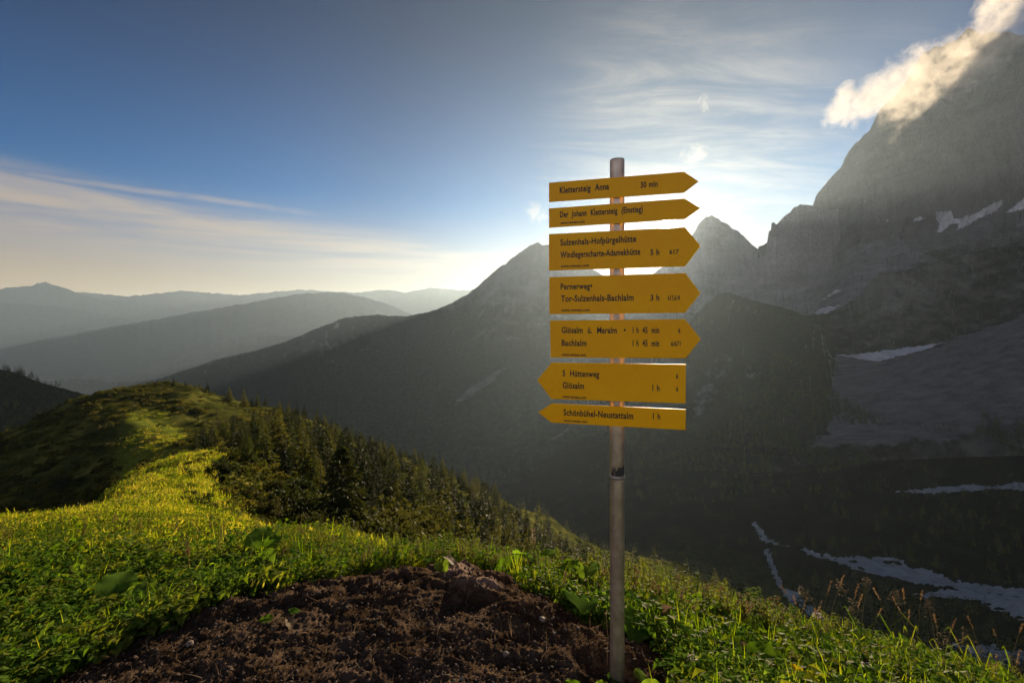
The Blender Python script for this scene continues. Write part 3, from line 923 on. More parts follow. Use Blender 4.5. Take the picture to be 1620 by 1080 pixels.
def lathe(profile, seg=32):
    """profile [(r, z)] -> mesh data arrays"""
    pr = np.array(profile)
    a = np.linspace(0, 2 * math.pi, seg, endpoint=False)
    co = np.stack([pr[:, 0, None] * np.cos(a), pr[:, 0, None] * np.sin(a), np.broadcast_to(pr[:, 1, None], (len(pr), seg))], -1)
    return co.reshape(-1, 3), grid_faces(len(pr), seg, wrap=True)


zt = (CY - 253) / FPX * pole_c.y - PB
r = POLE_R
prof = [(r, -0.45), (r, 0.3), (r, 0.8), (r, 1.2), (r, 1.8), (r, zt - 0.012), (r * 1.0, zt - 0.010), (r * 1.02, zt - 0.009), (r * 1.02, zt - 0.002), (r * 0.96, zt), (r * 0.5, zt + 0.0025), (0.0005, zt + 0.003)]
co, fc = lathe(prof, 40)
pole = child("pole", np_mesh("pole", co, fc), post, M['galv'])
pz = (CY - 757) / FPX * (pole_c.y - POLE_R) - PB
co, fc = lathe([(r + 0.0003, pz - 0.006), (r + 0.0022, pz - 0.005), (r + 0.0022, pz + 0.005), (r + 0.0003, pz + 0.006)], 40)
child("joint_ring", np_mesh("joint_ring", co, fc), post, M['steel'])
# remains of a torn sticker, wrapped round the front of the pole
cols, verts, faces = 26, [], []
a0 = math.radians(-90) + math.atan2(0, 1)
for i in range(cols + 1):
    f = i / cols
    a = math.radians(-150 + 118 * f)
    hi = 0.022 + 0.020 * (perlin(f * 5.3, 0.3, 1.0)) + 0.012 * perlin(f * 15, 2.2, 0.5)
    lo = -0.012 + 0.004 * perlin(f * 7, 4.0, 0.1)
    for q in range(4):
        z = lo + (max(hi, lo + 0.004) - lo) * q / 3
        verts.append(((r + 0.0009) * math.cos(a), (r + 0.0009) * math.sin(a), pz + 0.022 + z))
for i in range(cols):
    if perlin(i * 0.9, 8.0, 0.0) > 0.45:
        continue
    for q in range(3):
        k = i * 4 + q
        faces.append((k, k + 4, k + 5, k + 1))
child("torn_sticker", np_mesh("torn_sticker", np.array(verts), np.array(faces)), post, M['sticker'])

TH = 0.003


def board(outline, label, lines):
    pts = [to_plane(*p) for p in outline]
    s0 = sum(p[0] for p in pts) / len(pts)
    z0 = sum(p[1] for p in pts) / len(pts)
    bm = bmesh.new()
    vs = [bm.verts.new((x - s0, y - z0, 0)) for x, y in pts]
    f = bm.faces.new(vs)
    ex = bmesh.ops.extrude_face_region(bm, geom=[f])
    for v in [g for g in ex['geom'] if isinstance(g, bmesh.types.BMVert)]:
        v.co.z -= TH
    bmesh.ops.recalc_face_normals(bm, faces=bm.faces[:])
    bmesh.ops.bevel(bm, geom=bm.edges[:], offset=0.0007, segments=2, affect='EDGES', profile=0.5)
    me = bpy.data.meshes.new("direction_board")
    bm.to_mesh(me)
    bm.free()
    o = child("direction_board", me, post, M['yellow'])
    world = Matrix.Translation(PL + UX * s0 + Vector((0, 0, z0))) @ ROT
    o.matrix_local = Matrix.Translation(-Vector(post.location)) @ world
    o['label'] = label
    for text, x0, x1, yb, hcap in lines:
        lettering(o, text, x0, x1, yb, hcap, s0, z0)
    # clamps that hold the board to the pole
    sp = _s_pole - s0
    for zz_ in ((0.0,) if abs(pts[0][1] - pts[-1][1]) < 0.12 else (0.035, -0.035)):
        bm = bmesh.new()
        bmesh.ops.create_cube(bm, size=1)
        for v in bm.verts:
            v.co = Vector((v.co.x * 0.074, v.co.y * 0.016, v.co.z * 0.0045)) + Vector((sp, zz_, -TH - 0.0028))
        bmesh.ops.bevel(bm, geom=bm.edges[:], offset=0.0012, segments=1, affect='EDGES')
        for sx in (-1, 1):
            bmesh.ops.create_cone(bm, cap_ends=True, segments=6, radius1=0.006, radius2=0.006, depth=0.006, matrix=Matrix.Translation((sp + sx * 0.032, zz_, -TH - 0.008)))
        me = bpy.data.meshes.new("clamp")
        bm.to_mesh(me)
        bm.free()
        child("clamp", me, o, M['steel'])
    return o


_letter_cache = {}


def lettering(brd, text, x0, x1, yb, hcap, s0, z0):
    """text from pixel x0 to x1 with its baseline at pixel yb at x0; hcap = capital height in pixels"""
    cu = bpy.data.curves.new("lettering", 'FONT')
    cu.body = text
    cu.size = 1.0
    cu.extrude = 0.004
    cu.offset = 0.026
    cu.resolution_u = 3
    cu.space_word = 1.15
    cu.space_character = 1.06
    ob = bpy.data.objects.new("lettering", cu)
    COL.objects.link(ob)
    dg = C.evaluated_depsgraph_get()
    me = bpy.data.meshes.new_from_object(ob.evaluated_get(dg))
    bpy.data.objects.remove(ob)
    me.name = "lettering"
    n_ = len(me.vertices)
    v = np.empty(n_ * 3, np.float32)
    me.vertices.foreach_get('co', v)
    v = v.reshape(-1, 3)
    sa, za = to_plane(x0, yb)
    sb, zb = to_plane(x1, yb)
    _, zc = to_plane(x0, yb - hcap)
    xr = v[:, 0].max() - v[:, 0].min()
    caps = 0.655
    v[:, 0] = (v[:, 0] - v[:, 0].min()) / xr * (sb - sa) + sa - s0
    v[:, 1] = v[:, 1] * (zc - za) / caps + za - z0
    v[:, 2] = (v[:, 2] - v[:, 2].min()) * 0.05 + 0.0003
    me.vertices.foreach_set('co', v.ravel())
    me.update()
    me.materials.clear()
    o = new_obj("lettering", me, brd, M['black'])
    return o


W_ = "www.ramsau.com"
board([(868.4, 289.1), (1082.2, 271.8), (1105.3, 286.9), (1082.4, 304.8), (868.4, 319.8)], "topmost narrow board pointing right, Klettersteig Anna 30 min",
      [("Klettersteig  Anna", 885.5, 963.5, 306, 9.2), ("30 min", 1013.5, 1040.5, 297.2, 8.6)])
board([(868.4, 329.6), (1083, 314.2), (1107.8, 329.3), (1083.5, 346.5), (868.4, 360.4)], "second narrow board pointing right, Der Johann Klettersteig",
      [("Der  Johann  Klettersteig  (Einstieg)", 886, 1017, 344, 8.6), (W_, 887, 925, 354.6, 3.6)])
board([(868.4, 370.2), (1083.5, 359.5), (1108.4, 389), (1083.8, 421.3), (868.4, 428)], "tall board pointing right, Sulzenhals-Hofpürgelhütte and Windlegerscharte-Adamekhütte",
      [("Sulzenhals-Hofpürgelhütte", 886.5, 1006.5, 388.4, 9.0), ("Windlegerscharte-Adamekhütte", 886.5, 1013, 408, 9.0), ("5 h", 1029, 1043, 403.5, 8.4), ("617", 1059, 1074, 402, 6.5), (W_, 887, 932, 423, 3.9)])
board([(868.9, 438.4), (1084.2, 431.8), (1108.4, 463.6), (1083.8, 494.7), (869.1, 496.9)], "tall board pointing right, Pernerweg and Tor-Sulzenhals-Bachlalm 3 h",
      [("Pernerweg•", 887, 937, 457.8, 8.6), ("Tor-Sulzenhals-Bachlalm", 887.5, 1002.5, 477, 9.0), ("3 h", 1029, 1043, 475.4, 8.6), ("617,614", 1056.5, 1075.5, 474.8, 7.0), (W_, 888, 933, 492.5, 3.9)])
board([(870.2, 506.9), (1084, 504.7), (1108.4, 536.2), (1085, 566.5), (871, 565.3)], "tall board pointing right, Glösalm ü. Maralm and Bachlalm 1 h 45 min",
      [("Glösalm  ü.  Maralm", 888.5, 976, 526.6, 8.8), ("•", 987, 990, 526.6, 9), ("1 h  45  min", 1001, 1043, 526.6, 8.8), ("6", 1073, 1076.2, 526.2, 7.0), ("Bachlalm", 888.5, 928, 546.6, 8.8), ("1 h  45  min", 1001, 1043, 547, 8.8), ("6/671", 1061.5, 1076.5, 547, 7.0), (W_, 889, 927, 562.4, 3.8)])
board([(872.6, 573.3), (1085, 576), (1084.7, 637.8), (872, 630.7), (850, 601.3)], "tall board pointing left, 5 Hüttenweg and Glösalm 1 h",
      [("5  Hüttenweg", 890, 948, 594.6, 8.8), ("6", 1069.5, 1073, 598.3, 7.0), ("Glösalm", 890, 924, 613.6, 8.8), ("1 h", 1032, 1043.5, 617.6, 8.8), ("6", 1069.5, 1073, 618.6, 7.0), (W_, 890, 927.5, 628.8, 3.8)])
board([(873.3, 637.8), (1085, 647.3), (1084.4, 680), (872.6, 668.2), (851.1, 652)], "lowest narrow board pointing left, Schönbühel-Neustattalm 1 h",
      [("Schönbühel-Neustattalm", 891.5, 1002, 656.5, 9.0), ("1 h", 1033, 1044.5, 662.4, 8.8), (W_, 892, 929, 666.5, 3.6)])

# ---------------------------------------------------------------- snow patches, gravel beds: thin sheets lying on the relief
def bvh_of(key):
    me = MTN[key][0].data
    nv, nf = len(me.vertices), len(me.polygons)
    v = np.empty(nv * 3, np.float32)
    me.vertices.foreach_get('co', v)
    f = np.empty(nf * 4, np.int32)
    me.loops.foreach_get('vertex_index', f)
    return BVHTree.FromPolygons(v.reshape(-1, 3).tolist(), f.reshape(-1, 4).tolist())


def cast_bvh(bvhs):
    def fn(px, py):
        out_, nor = np.full((len(px), 3), np.nan), np.zeros((len(px), 3))
        for i, (x, y) in enumerate(zip(px, py)):
            d = pix_dir(x, y).normalized()
            best = None
            for bv in bvhs:
                h = bv.ray_cast(Vector((0, 0, 0)), d)
                if h[0] is not None and (best is None or h[3] < best[3]):
                    best = h
            if best:
                out_[i] = best[0]
                nn = best[1] if best[1].dot(d) < 0 else -best[1]
                nor[i] = nn
        return out_, nor
    return fn


def cast_ground(px, py, lo=170, hi=1000):
    u = (np.asarray(px) - CX) / FPX
    t_ = (CY - np.asarray(py)) / FPX
    ys = np.exp(np.linspace(math.log(lo), math.log(hi), 34))
    X = u[:, None] * ys
    Y = np.broadcast_to(ys, X.shape)
    gz = height(X, Y)
    below = (t_[:, None] * ys) < gz
    k = np.argmax(below, axis=1)
    k = np.clip(k, 1, None)
    i = np.arange(len(u))
    d0 = t_ * ys[k - 1] - gz[i, k - 1]
    d1 = t_ * ys[k] - gz[i, k]
    f = np.clip(d0 / (d0 - d1 + 1e-9), 0, 1)
    Yh = ys[k - 1] + f * (ys[k] - ys[k - 1])
    P_ = np.stack([u * Yh, Yh, height(u * Yh, Yh)], -1)
    P_[~below.any(1)] = np.nan
    nor = np.tile([0, 0, 1.0], (len(u), 1))
    return P_, nor


def drape(name, poly, cast, step, lift, mt, ragged=2.0, seed=0.0, label=None):
    x0, x1 = min(p[0] for p in poly), max(p[0] for p in poly)
    y0, y1 = min(p[1] for p in poly), max(p[1] for p in poly)
    sy = step * 0.5
    xs, ys = np.arange(x0 - step, x1 + step, step), np.arange(y0 - sy, y1 + sy, sy)
    XX, YY = np.meshgrid(xs, ys)
    d = poly_dist(XX, YY, poly) + ragged * fbm(XX / 9, YY / 4, seed, 4)
    ins = d > 0
    iv = ins.ravel()
    P_, N_ = np.full((iv.size, 3), np.nan), np.zeros((iv.size, 3))
    P_[iv], N_[iv] = cast(XX.ravel()[iv], YY.ravel()[iv])
    ok = iv & ~np.isnan(P_[:, 0])
    nr, nc = XX.shape
    f = grid_faces(nr, nc)
    f = f[ok[f].all(1)]
    if len(f):      # drop faces stretched over an edge of the relief
        e = np.linalg.norm(P_[f[:, 0]] - P_[f[:, 2]], axis=1)
        f = f[e < np.median(e) * 6]
    used = np.unique(f)
    remap = np.full(len(P_), -1)
    remap[used] = np.arange(len(used))
    dirs = P_[used] / np.linalg.norm(P_[used], axis=1)[:, None]
    co = P_[used] + N_[used] * lift - dirs * lift * 0.5
    me = np_mesh(name, co, remap[f][:, ::-1])
    return tag(new_obj(name, me, mat=mt), kind='structure')


m, n = mat("old_snow")
P = pos(n)
c = n.mix(n.smooth(n.noise(P, 0.05, 6, 0.7), 0.35, 0.7), (0.50, 0.51, 0.54), (0.30, 0.30, 0.31))
out(n, n.add('ShaderNodeBsdfPrincipled', {'Base Color': c, 'Roughness': 0.7, 'Specular IOR Level': 0.2, 'Normal': bump(n, n.noise(P, 0.2, 5, 0.6), 0.5, 1.0)}).outputs[0])
M['snow'] = m
m, n = mat("river_gravel")
P = pos(n)
g = n.math('ADD', n.math('MULTIPLY', n.noise(P, 0.06, 7, 0.7), 0.6), n.math('MULTIPLY', n.noise(n.add('ShaderNodeMapping', {0: P, 2: (0, 0, 0.9), 3: (0.4, 2.0, 1)}).outputs[0], 0.22, 5, 0.7), 0.4))
c = n.ramp(g, [(0.34, (0.13, 0.13, 0.13)), (0.5, (0.28, 0.285, 0.29)), (0.66, (0.42, 0.42, 0.42))])
out(n, n.add('ShaderNodeBsdfPrincipled', {'Base Color': c, 'Roughness': 0.9, 'Normal': bump(n, n.noise(P, 0.8, 5, 0.7), 0.8, 0.6)}).outputs[0])
M['gravel'] = m

_b = cast_bvh([bvh_of("great_wall"), bvh_of("tower_ridge"), bvh_of("bench")])
for k, poly in enumerate([
    [(1480, 336), (1496, 334), (1506, 335), (1510, 344), (1520, 346), (1528, 342), (1535, 340), (1548, 335), (1570, 322), (1587, 317), (1588, 324), (1575, 335), (1545, 349), (1520, 363), (1511, 367), (1516, 355), (1505, 355), (1490, 367), (1481, 369), (1486, 356), (1480, 347)],
    [(1588, 340), (1605, 325), (1620, 312), (1645, 298), (1645, 322), (1620, 331), (1600, 337)],
    [(1444, 351), (1448, 345), (1456, 342), (1464, 346), (1455, 350)],
    [(1286, 481), (1310, 468), (1324, 457), (1334, 458), (1326, 464), (1300, 475)],
    [(1287, 497), (1294, 489), (1310, 485), (1331, 483), (1321, 490), (1305, 498)],
    [(1316, 561), (1345, 562), (1380, 557), (1440, 550), (1492, 542), (1472, 552), (1430, 563), (1390, 573), (1365, 570)],
    [(1402, 349), (1405, 345), (1409, 344), (1406, 350)],
]):
    drape("snow_patch", poly, _b, 1.3, 1.2, M['snow'], 2.0, 3.0 + k)
for k, poly in enumerate([
    [(1187, 828), (1197, 826), (1208, 838), (1216, 850), (1228, 856), (1248, 859), (1251, 867), (1228, 865), (1208, 856), (1196, 844)],
    [(1262, 867), (1290, 871), (1330, 879), (1360, 881), (1400, 880), (1430, 891), (1470, 904), (1510, 914), (1560, 924), (1620, 934), (1720, 955), (1720, 1010), (1620, 980), (1570, 963), (1530, 946), (1480, 948), (1440, 941), (1470, 936), (1500, 932), (1460, 923), (1400, 914), (1360, 902), (1320, 888), (1285, 878)],
    [(1206, 873), (1216, 869), (1221, 880), (1227, 897), (1236, 915), (1241, 930), (1265, 943), (1290, 963), (1316, 988), (1298, 988), (1270, 967), (1240, 944), (1227, 926), (1220, 905), (1212, 887)],
    [(1490, 1016), (1560, 1020), (1620, 1033), (1720, 1058), (1720, 1110), (1640, 1080), (1590, 1062), (1540, 1044)],
    [(1405, 778), (1440, 773), (1500, 769), (1560, 766), (1620, 764), (1680, 764), (1680, 775), (1600, 775), (1540, 777), (1480, 781), (1430, 781)],
]):
    drape("gravel_bed", poly, cast_ground, 2.4, 0.5, M['gravel'], 3.2 if k != 2 else 2.5, 13.0 + k)

# ---------------------------------------------------------------- cloud clinging to the great wall
CLOUD = [(1322, 186, 16), (1332, 172, 20), (1340, 158, 18), (1350, 182, 18), (1356, 166, 20), (1372, 170, 20), (1380, 150, 20), (1396, 140, 24), (1404, 160, 22), (1420, 122, 26), (1424, 150, 26), (1442, 136, 28), (1446, 108, 26), (1462, 122, 30), (1474, 150, 24), (1484, 104, 30), (1500, 128, 28), (1508, 88, 28), (1524, 112, 28), (1534, 76, 26), (1546, 96, 26), (1552, 52, 22), (1562, 70, 24), (1560, 30, 20), (1572, 14, 20), (1580, 46, 24), (1588, -4, 22), (1596, 24, 24), (1612, 44, 24), (1612, 8, 22), (1634, 30, 26), (1600, -26, 24),
         (1398, 190, 12), (1412, 186, 14), (1424, 198, 14), (1418, 214, 11), (1440, 184, 14), (1454, 178, 10)]
bm = bmesh.new()
_cr = random.Random(5)
cloud_blobs = []
for x, y, rpx in CLOUD:
    Yc = 1500 - (x - 1320) * 0.9 + _cr.uniform(-25, 25)
    R = rpx / FPX * Yc * 1.18
    c_ = pix_dir(x, y) * Yc
    cloud_blobs.append((c_.copy(), R))
    R *= 1.22
    mtx = Matrix.Translation(c_) @ Matrix.Diagonal((R, R * 1.1, R, 1))
    bmesh.ops.create_icosphere(bm, subdivisions=2, radius=1.0, matrix=mtx)
me = bpy.data.meshes.new("cloud")
bm.to_mesh(me)
bm.free()
cloud_o = bpy.data.objects.new("cloud", me)
COL.objects.link(cloud_o)
md = cloud_o.modifiers.new("remesh", 'REMESH')
md.mode = 'VOXEL'
md.voxel_size = 11.0
dg = C.evaluated_depsgraph_get()
me2 = bpy.data.meshes.new_from_object(cloud_o.evaluated_get(dg))
cloud_o.modifiers.clear()
cloud_o.data = me2
n_ = len(me2.vertices)
v = np.empty(n_ * 3, np.float32)
me2.vertices.foreach_get('co', v)
v = v.reshape(-1, 3).astype(float)
nv_ = np.empty(n_ * 3, np.float32)
me2.vertices.foreach_get('normal', nv_)
nv_ = nv_.reshape(-1, 3)
v += nv_ * (14 * fbm(v[:, 0] / 60, v[:, 1] / 60, v[:, 2] / 60, 4) + 4)[:, None]
me2.vertices.foreach_set('co', v.astype(np.float32).ravel())
me2.update()
m, n = mat("cloud_vapour")
P = pos(n)
a_ = n.math('ADD', n.math('MULTIPLY', n.noise(P, 0.011, 4, 0.55, dist=0.4), 0.50), n.math('MULTIPLY', n.noise(P, 0.034, 8, 0.70, dist=0.8), 0.50))
fld = None
for c_, R in cloud_blobs:
    q = n.math('SUBTRACT', 1.0, n.math('DIVIDE', n.vmath('DISTANCE', P, tuple(c_)), R * 1.25))
    fld = q if fld is None else n.math('SMOOTH_MAX', fld, q, 0.25)
dens = n.math('MULTIPLY', n.smooth(n.math('ADD', n.math('MULTIPLY', fld, 0.85), n.math('MULTIPLY', n.math('SUBTRACT', a_, 0.5), 4.4)), 0.12, 0.95), 0.0125)
out(n, None, n.add('ShaderNodeVolumePrincipled', {'Color': (0.95, 0.90, 0.84, 1), 'Density': dens, 'Anisotropy': 0.25}).outputs[0])
m.cycles.volume_step_rate = 1.0 if hasattr(m.cycles, 'volume_step_rate') else 1.0
me2.materials.clear()
me2.materials.append(m)
tag(cloud_o, kind='stuff')

# ---------------------------------------------------------------- plants
M['grass'] = leaf_mat("grass_blade", (0.050, 0.105, 0.013), (0.135, 0.160, 0.024), 0.5, noise_scale=1.2)
M['meadow'] = leaf_mat("meadow_grass", (0.085, 0.125, 0.016), (0.210, 0.190, 0.036), 0.5, noise_scale=0.35)
M['weed'] = leaf_mat("weed_leaf", (0.055, 0.105, 0.015), (0.125, 0.145, 0.024), 0.48)
M['broad'] = leaf_mat("broad_leaf", (0.055, 0.115, 0.018), (0.100, 0.160, 0.028), 0.5, rough=0.7, spec=0.0)
M['stem'] = leaf_mat("plant_stem", (0.060, 0.080, 0.020), (0.130, 0.110, 0.040), 0.15)
M['seed'] = leaf_mat("grass_seed_head", (0.160, 0.105, 0.050), (0.240, 0.170, 0.085), 0.4, tval=1.3)
M['dry'] = leaf_mat("dry_leaf", (0.110, 0.075, 0.045), (0.200, 0.150, 0.095), 0.35, tval=1.2)
M['yellowleaf'] = leaf_mat("yellow_leaf", (0.45, 0.32, 0.02), (0.60, 0.45, 0.04), 0.45, tval=1.2)
M['petal'] = leaf_mat("pale_petal", (0.60, 0.48, 0.48), (0.75, 0.68, 0.66), 0.4, tval=1.0)
M['spruce'] = leaf_mat("spruce_needles", (0.011, 0.018, 0.006), (0.034, 0.040, 0.011), 0.16, noise_scale=0.9, tval=1.7)
M['larch'] = leaf_mat("larch_needles", (0.028, 0.040, 0.009), (0.070, 0.072, 0.016), 0.32, noise_scale=0.6, tval=1.9)
M['pine'] = leaf_mat("pine_needles", (0.014, 0.022, 0.006), (0.046, 0.048, 0.013), 0.28, noise_scale=1.2, tval=1.8)
M['scrub'] = leaf_mat("dwarf_shrub_leaf", (0.016, 0.024, 0.006), (0.065, 0.062, 0.014), 0.36, noise_scale=0.3, tval=2.2)
M['bark'] = bevel_mat("bark", (0.075, 0.055, 0.042), 0.0, 0.95, 0.4, 6, 0.01, spec=0.0)
M['stone'] = bevel_mat("stone", (0.19, 0.145, 0.12), 0.0, 0.85, 0.35, 40, 0.004)
M['clod'] = bevel_mat("soil_clod", (0.060, 0.040, 0.030), 0.0, 0.95, 0.5, 60, 0.003, spec=0.15)
M['paleclod'] = bevel_mat("pale_clod", (0.10, 0.068, 0.05), 0.0, 0.95, 0.35, 60, 0.003, spec=0.15)
M['straw'] = leaf_mat("straw", (0.15, 0.105, 0.06), (0.26, 0.19, 0.11), 0.2, tval=1.2)


class Geo:
    """collects small faces with a material slot each"""
    def __init__(self):
        self.v, self.f, self.m = [], [], []

    def add(self, vs, fs, mi=0):
        k = len(self.v)
        self.v.extend(tuple(v) for v in vs)
        for f in fs:
            self.f.append(tuple(i + k for i in f))
            self.m.append(mi)

    def strip(self, pts, widths, side, mi=0, fold=0.0):
        """a ribbon along pts, side = width direction"""
        vs, fs = [], []
        for p, w_ in zip(pts, widths):
            if w_ < 1e-5:
                vs.append(p)
                vs.append(p)
            else:
                vs.append(p - side * w_)
                vs.append(p + side * w_)
        for i in range(len(pts) - 1):
            a = i * 2
            if widths[i + 1] < 1e-5:
                fs.append((a, a + 1, a + 2))
            else:
                fs.append((a, a + 1, a + 3, a + 2))
        self.add(vs, fs, mi)

    def kite(self, p, d, side, l, w_, mi=0, droop=0.0):
        up = d.cross(side)
        a, b, c_, e = p, p + d * l * 0.45 + side * w_, p + d * l - Vector((0, 0, droop * l)), p + d * l * 0.45 - side * w_
        self.add((a, b, c_, e), ((0, 1, 2, 3),), mi)

    def leaf(self, p, d, side, l, w_, mi=0, fold=0.25, droop=0.3):
        """a folded leaf: two halves along a midrib"""
        up = side.cross(d)
        mid = p + d * l * 0.5 - up * 0
        tip = p + d * l - Vector((0, 0, droop * l))
        lft, rgt = mid + side * w_ + up * fold * w_, mid - side * w_ + up * fold * w_
        self.add((p, rgt, mid, lft, tip), ((0, 1, 2), (0, 2, 3), (2, 1, 4), (3, 2, 4)), mi)

    def tube(self, pts, radii, mi=0, seg=5):
        vs, fs = [], []
        for i, p in enumerate(pts):
            d = (pts[min(i + 1, len(pts) - 1)] - pts[max(i - 1, 0)]).normalized()
            a = d.orthogonal().normalized()
            b_ = d.cross(a)
            for j in range(seg):
                t = 2 * math.pi * j / seg
                vs.append(p + (a * math.cos(t) + b_ * math.sin(t)) * radii[i])
        for i in range(len(pts) - 1):
            for j in range(seg):
                j2 = (j + 1) % seg
                fs.append((i * seg + j, i * seg + j2, (i + 1) * seg + j2, (i + 1) * seg + j))
        self.add(vs, fs, mi)

    def mesh(self, name, mats, smooth=False):
        me = bpy.data.meshes.new(name)
        me.from_pydata(self.v, [], self.f)
        for mt in mats:
            me.materials.append(mt)
        me.polygons.foreach_set('material_index', self.m)
        if smooth:
            me.polygons.foreach_set('use_smooth', [True] * len(self.f))
        me.update()
        return me


R_ = random.Random(3)
Z = Vector((0, 0, 1))


def rdir(r, up=0.0):
    a = r.uniform(0, 2 * math.pi)
    return Vector((math.cos(a), math.sin(a), up)).normalized()


def grass_tuft(seed, n, h0, h1, spread, wid, mats, lean=0.5):
    r = random.Random(seed)
    g = Geo()
    for _ in range(n):
        base = rdir(r) * (spread * math.sqrt(r.random()))
        h = r.uniform(h0, h1)
        out_ = (rdir(r) * 0.7 + base.normalized() * 0.5 if base.length > 1e-4 else rdir(r))
        ln = r.uniform(0.1, lean) * h
        pts = [base + Vector((0, 0, -0.02))]
        for t in (0.35, 0.7, 1.0):
            pts.append(base + out_ * (ln * t * t * 1.3) + Z * (h * (t - 0.22 * t * t * ln / h)))
        side = out_.cross(Z).normalized()
        side = (side + rdir(r) * 0.6).normalized()
        w_ = wid * r.uniform(0.7, 1.3)
        g.strip(pts, [w_, w_, w_ * 0.7, 0], side, 0)
    return g.mesh("grass_tuft", mats)


def leaf_clump(seed, n, rad, h, ls, mats):
    r = random.Random(seed)
    g = Geo()
    for _ in range(n):
        b0 = rdir(r) * rad * math.sqrt(r.random())
        hh = h * r.uniform(0.3, 1.0)
        top = b0 * 1.25 + Z * hh
        d = (rdir(r, r.uniform(-0.2, 0.4)))
        side = d.cross(Z).normalized()
        l = ls * r.uniform(0.6, 1.3)
        g.strip([b0 * 0.6, top], [0.0012, 0.001], side, 0)
        g.leaf(top, d, side, l, l * r.uniform(0.28, 0.42), 0, 0.3, 0.25)
    return g.mesh("leaf_clump", mats)


def weed_stalk(seed, h, mats, leaf=0.055, pairs=9, flower=True):
    """upright weed with crossed pairs of leaves and a tassel of small flowers"""
    r = random.Random(seed)
    g = Geo()
    for k in range(r.choice((1, 2, 3))):
        b0 = rdir(r) * 0.03 * k
        hh = h * r.uniform(0.75, 1.05)
        tip = b0 + rdir(r) * hh * r.uniform(0.03, 0.18) + Z * hh
        pts = [b0.lerp(tip, t) + rdir(r) * 0.004 for t in (0, 0.35, 0.7, 1.0)]
        g.tube(pts, [0.003, 0.0026, 0.002, 0.001], 1, 4)
        a = r.uniform(0, 3.14)
        for i in range(pairs):
            t = 0.18 + 0.80 * i / (pairs - 1)
            p = b0.lerp(tip, t)
            a += 1.57 + r.uniform(-.25, .25)
            l = leaf * (1.15 - 0.75 * abs(t - 0.4) - 0.25 * t) * r.uniform(0.8, 1.2)
            for s in (0, math.pi):
                d = Vector((math.cos(a + s), math.sin(a + s), r.uniform(-0.1, 0.5))).normalized()
                g.leaf(p, d, d.cross(Z).normalized(), l, l * 0.32, 0, 0.35, 0.35)
            if flower and t > 0.55:
                for q in range(5):
                    d = rdir(r, r.uniform(-0.3, 0.5))
                    g.kite(p, d, d.cross(Z).normalized(), 0.022, 0.005, 2, 0.5)
    return g.mesh("weed_stalk", mats)


def scatter_stuff(name, protos, P_, rotz, scale, idx, tilt=0.12):
    n_ = len(P_)
    me = bpy.data.meshes.new(name)
    me.vertices.add(n_)
    me.vertices.foreach_set('co', np.ascontiguousarray(P_, np.float32).ravel())
    at = me.attributes.new("turn", 'FLOAT_VECTOR', 'POINT')
    rot = np.stack([RNG.normal(0, tilt, n_), RNG.normal(0, tilt, n_), rotz], -1)
    at.data.foreach_set('vector', np.ascontiguousarray(rot, np.float32).ravel())
    at = me.attributes.new("size", 'FLOAT', 'POINT')
    at.data.foreach_set('value', np.ascontiguousarray(scale, np.float32))
    at = me.attributes.new("pick", 'INT', 'POINT')
    at.data.foreach_set('value', np.ascontiguousarray(idx, np.int32))
    o = tag(new_obj(name, me), kind='stuff')
    col = bpy.data.collections.new(name + "_kinds")
    for i, pm in enumerate(protos):
        col.objects.link(bpy.data.objects.new(f"{name}_kind_{i:02d}", pm))
    ng = bpy.data.node_groups.new(name, 'GeometryNodeTree')
    ng.interface.new_socket("Geometry", in_out='INPUT', socket_type='NodeSocketGeometry')
    ng.interface.new_socket("Geometry", in_out='OUTPUT', socket_type='NodeSocketGeometry')
    gi, go = ng.nodes.new('NodeGroupInput'), ng.nodes.new('NodeGroupOutput')
    ci = ng.nodes.new('GeometryNodeCollectionInfo')
    ci.inputs['Collection'].default_value = col
    ci.inputs['Separate Children'].default_value = True
    ci.inputs['Reset Children'].default_value = True
    ip = ng.nodes.new('GeometryNodeInstanceOnPoints')
    ip.inputs['Pick Instance'].default_value = True

    def na(nm, typ):
        a = ng.nodes.new('GeometryNodeInputNamedAttribute')
        a.data_type = typ
        a.inputs[0].default_value = nm
        return next(s for s in a.outputs if s.enabled and s.name == 'Attribute')
    L = ng.links.new
    L(gi.outputs[0], ip.inputs['Points'])
    L(ci.outputs[0], ip.inputs['Instance'])
    L(na("pick", 'INT'), ip.inputs['Instance Index'])
    L(na("turn", 'FLOAT_VECTOR'), ip.inputs['Rotation'])
    L(na("size", 'FLOAT'), ip.inputs['Scale'])
    L(ip.outputs[0], go.inputs[0])
    md = o.modifiers.new("scatter", 'NODES')
    md.node_group = ng
    return o


def sample_view(n_, px0, px1, Y0, Y1, power=0.0):
    """random ground points, even in azimuth and in log distance"""
    px = RNG.uniform(px0, px1, n_)
    Y = np.exp(RNG.uniform(math.log(Y0), math.log(Y1), n_))
    X = (px - CX) / FPX * Y
    return px, X, Y


def put(X, Y):
    z, s = height(X, Y, True)
    return np.stack([X, Y, z], -1), s


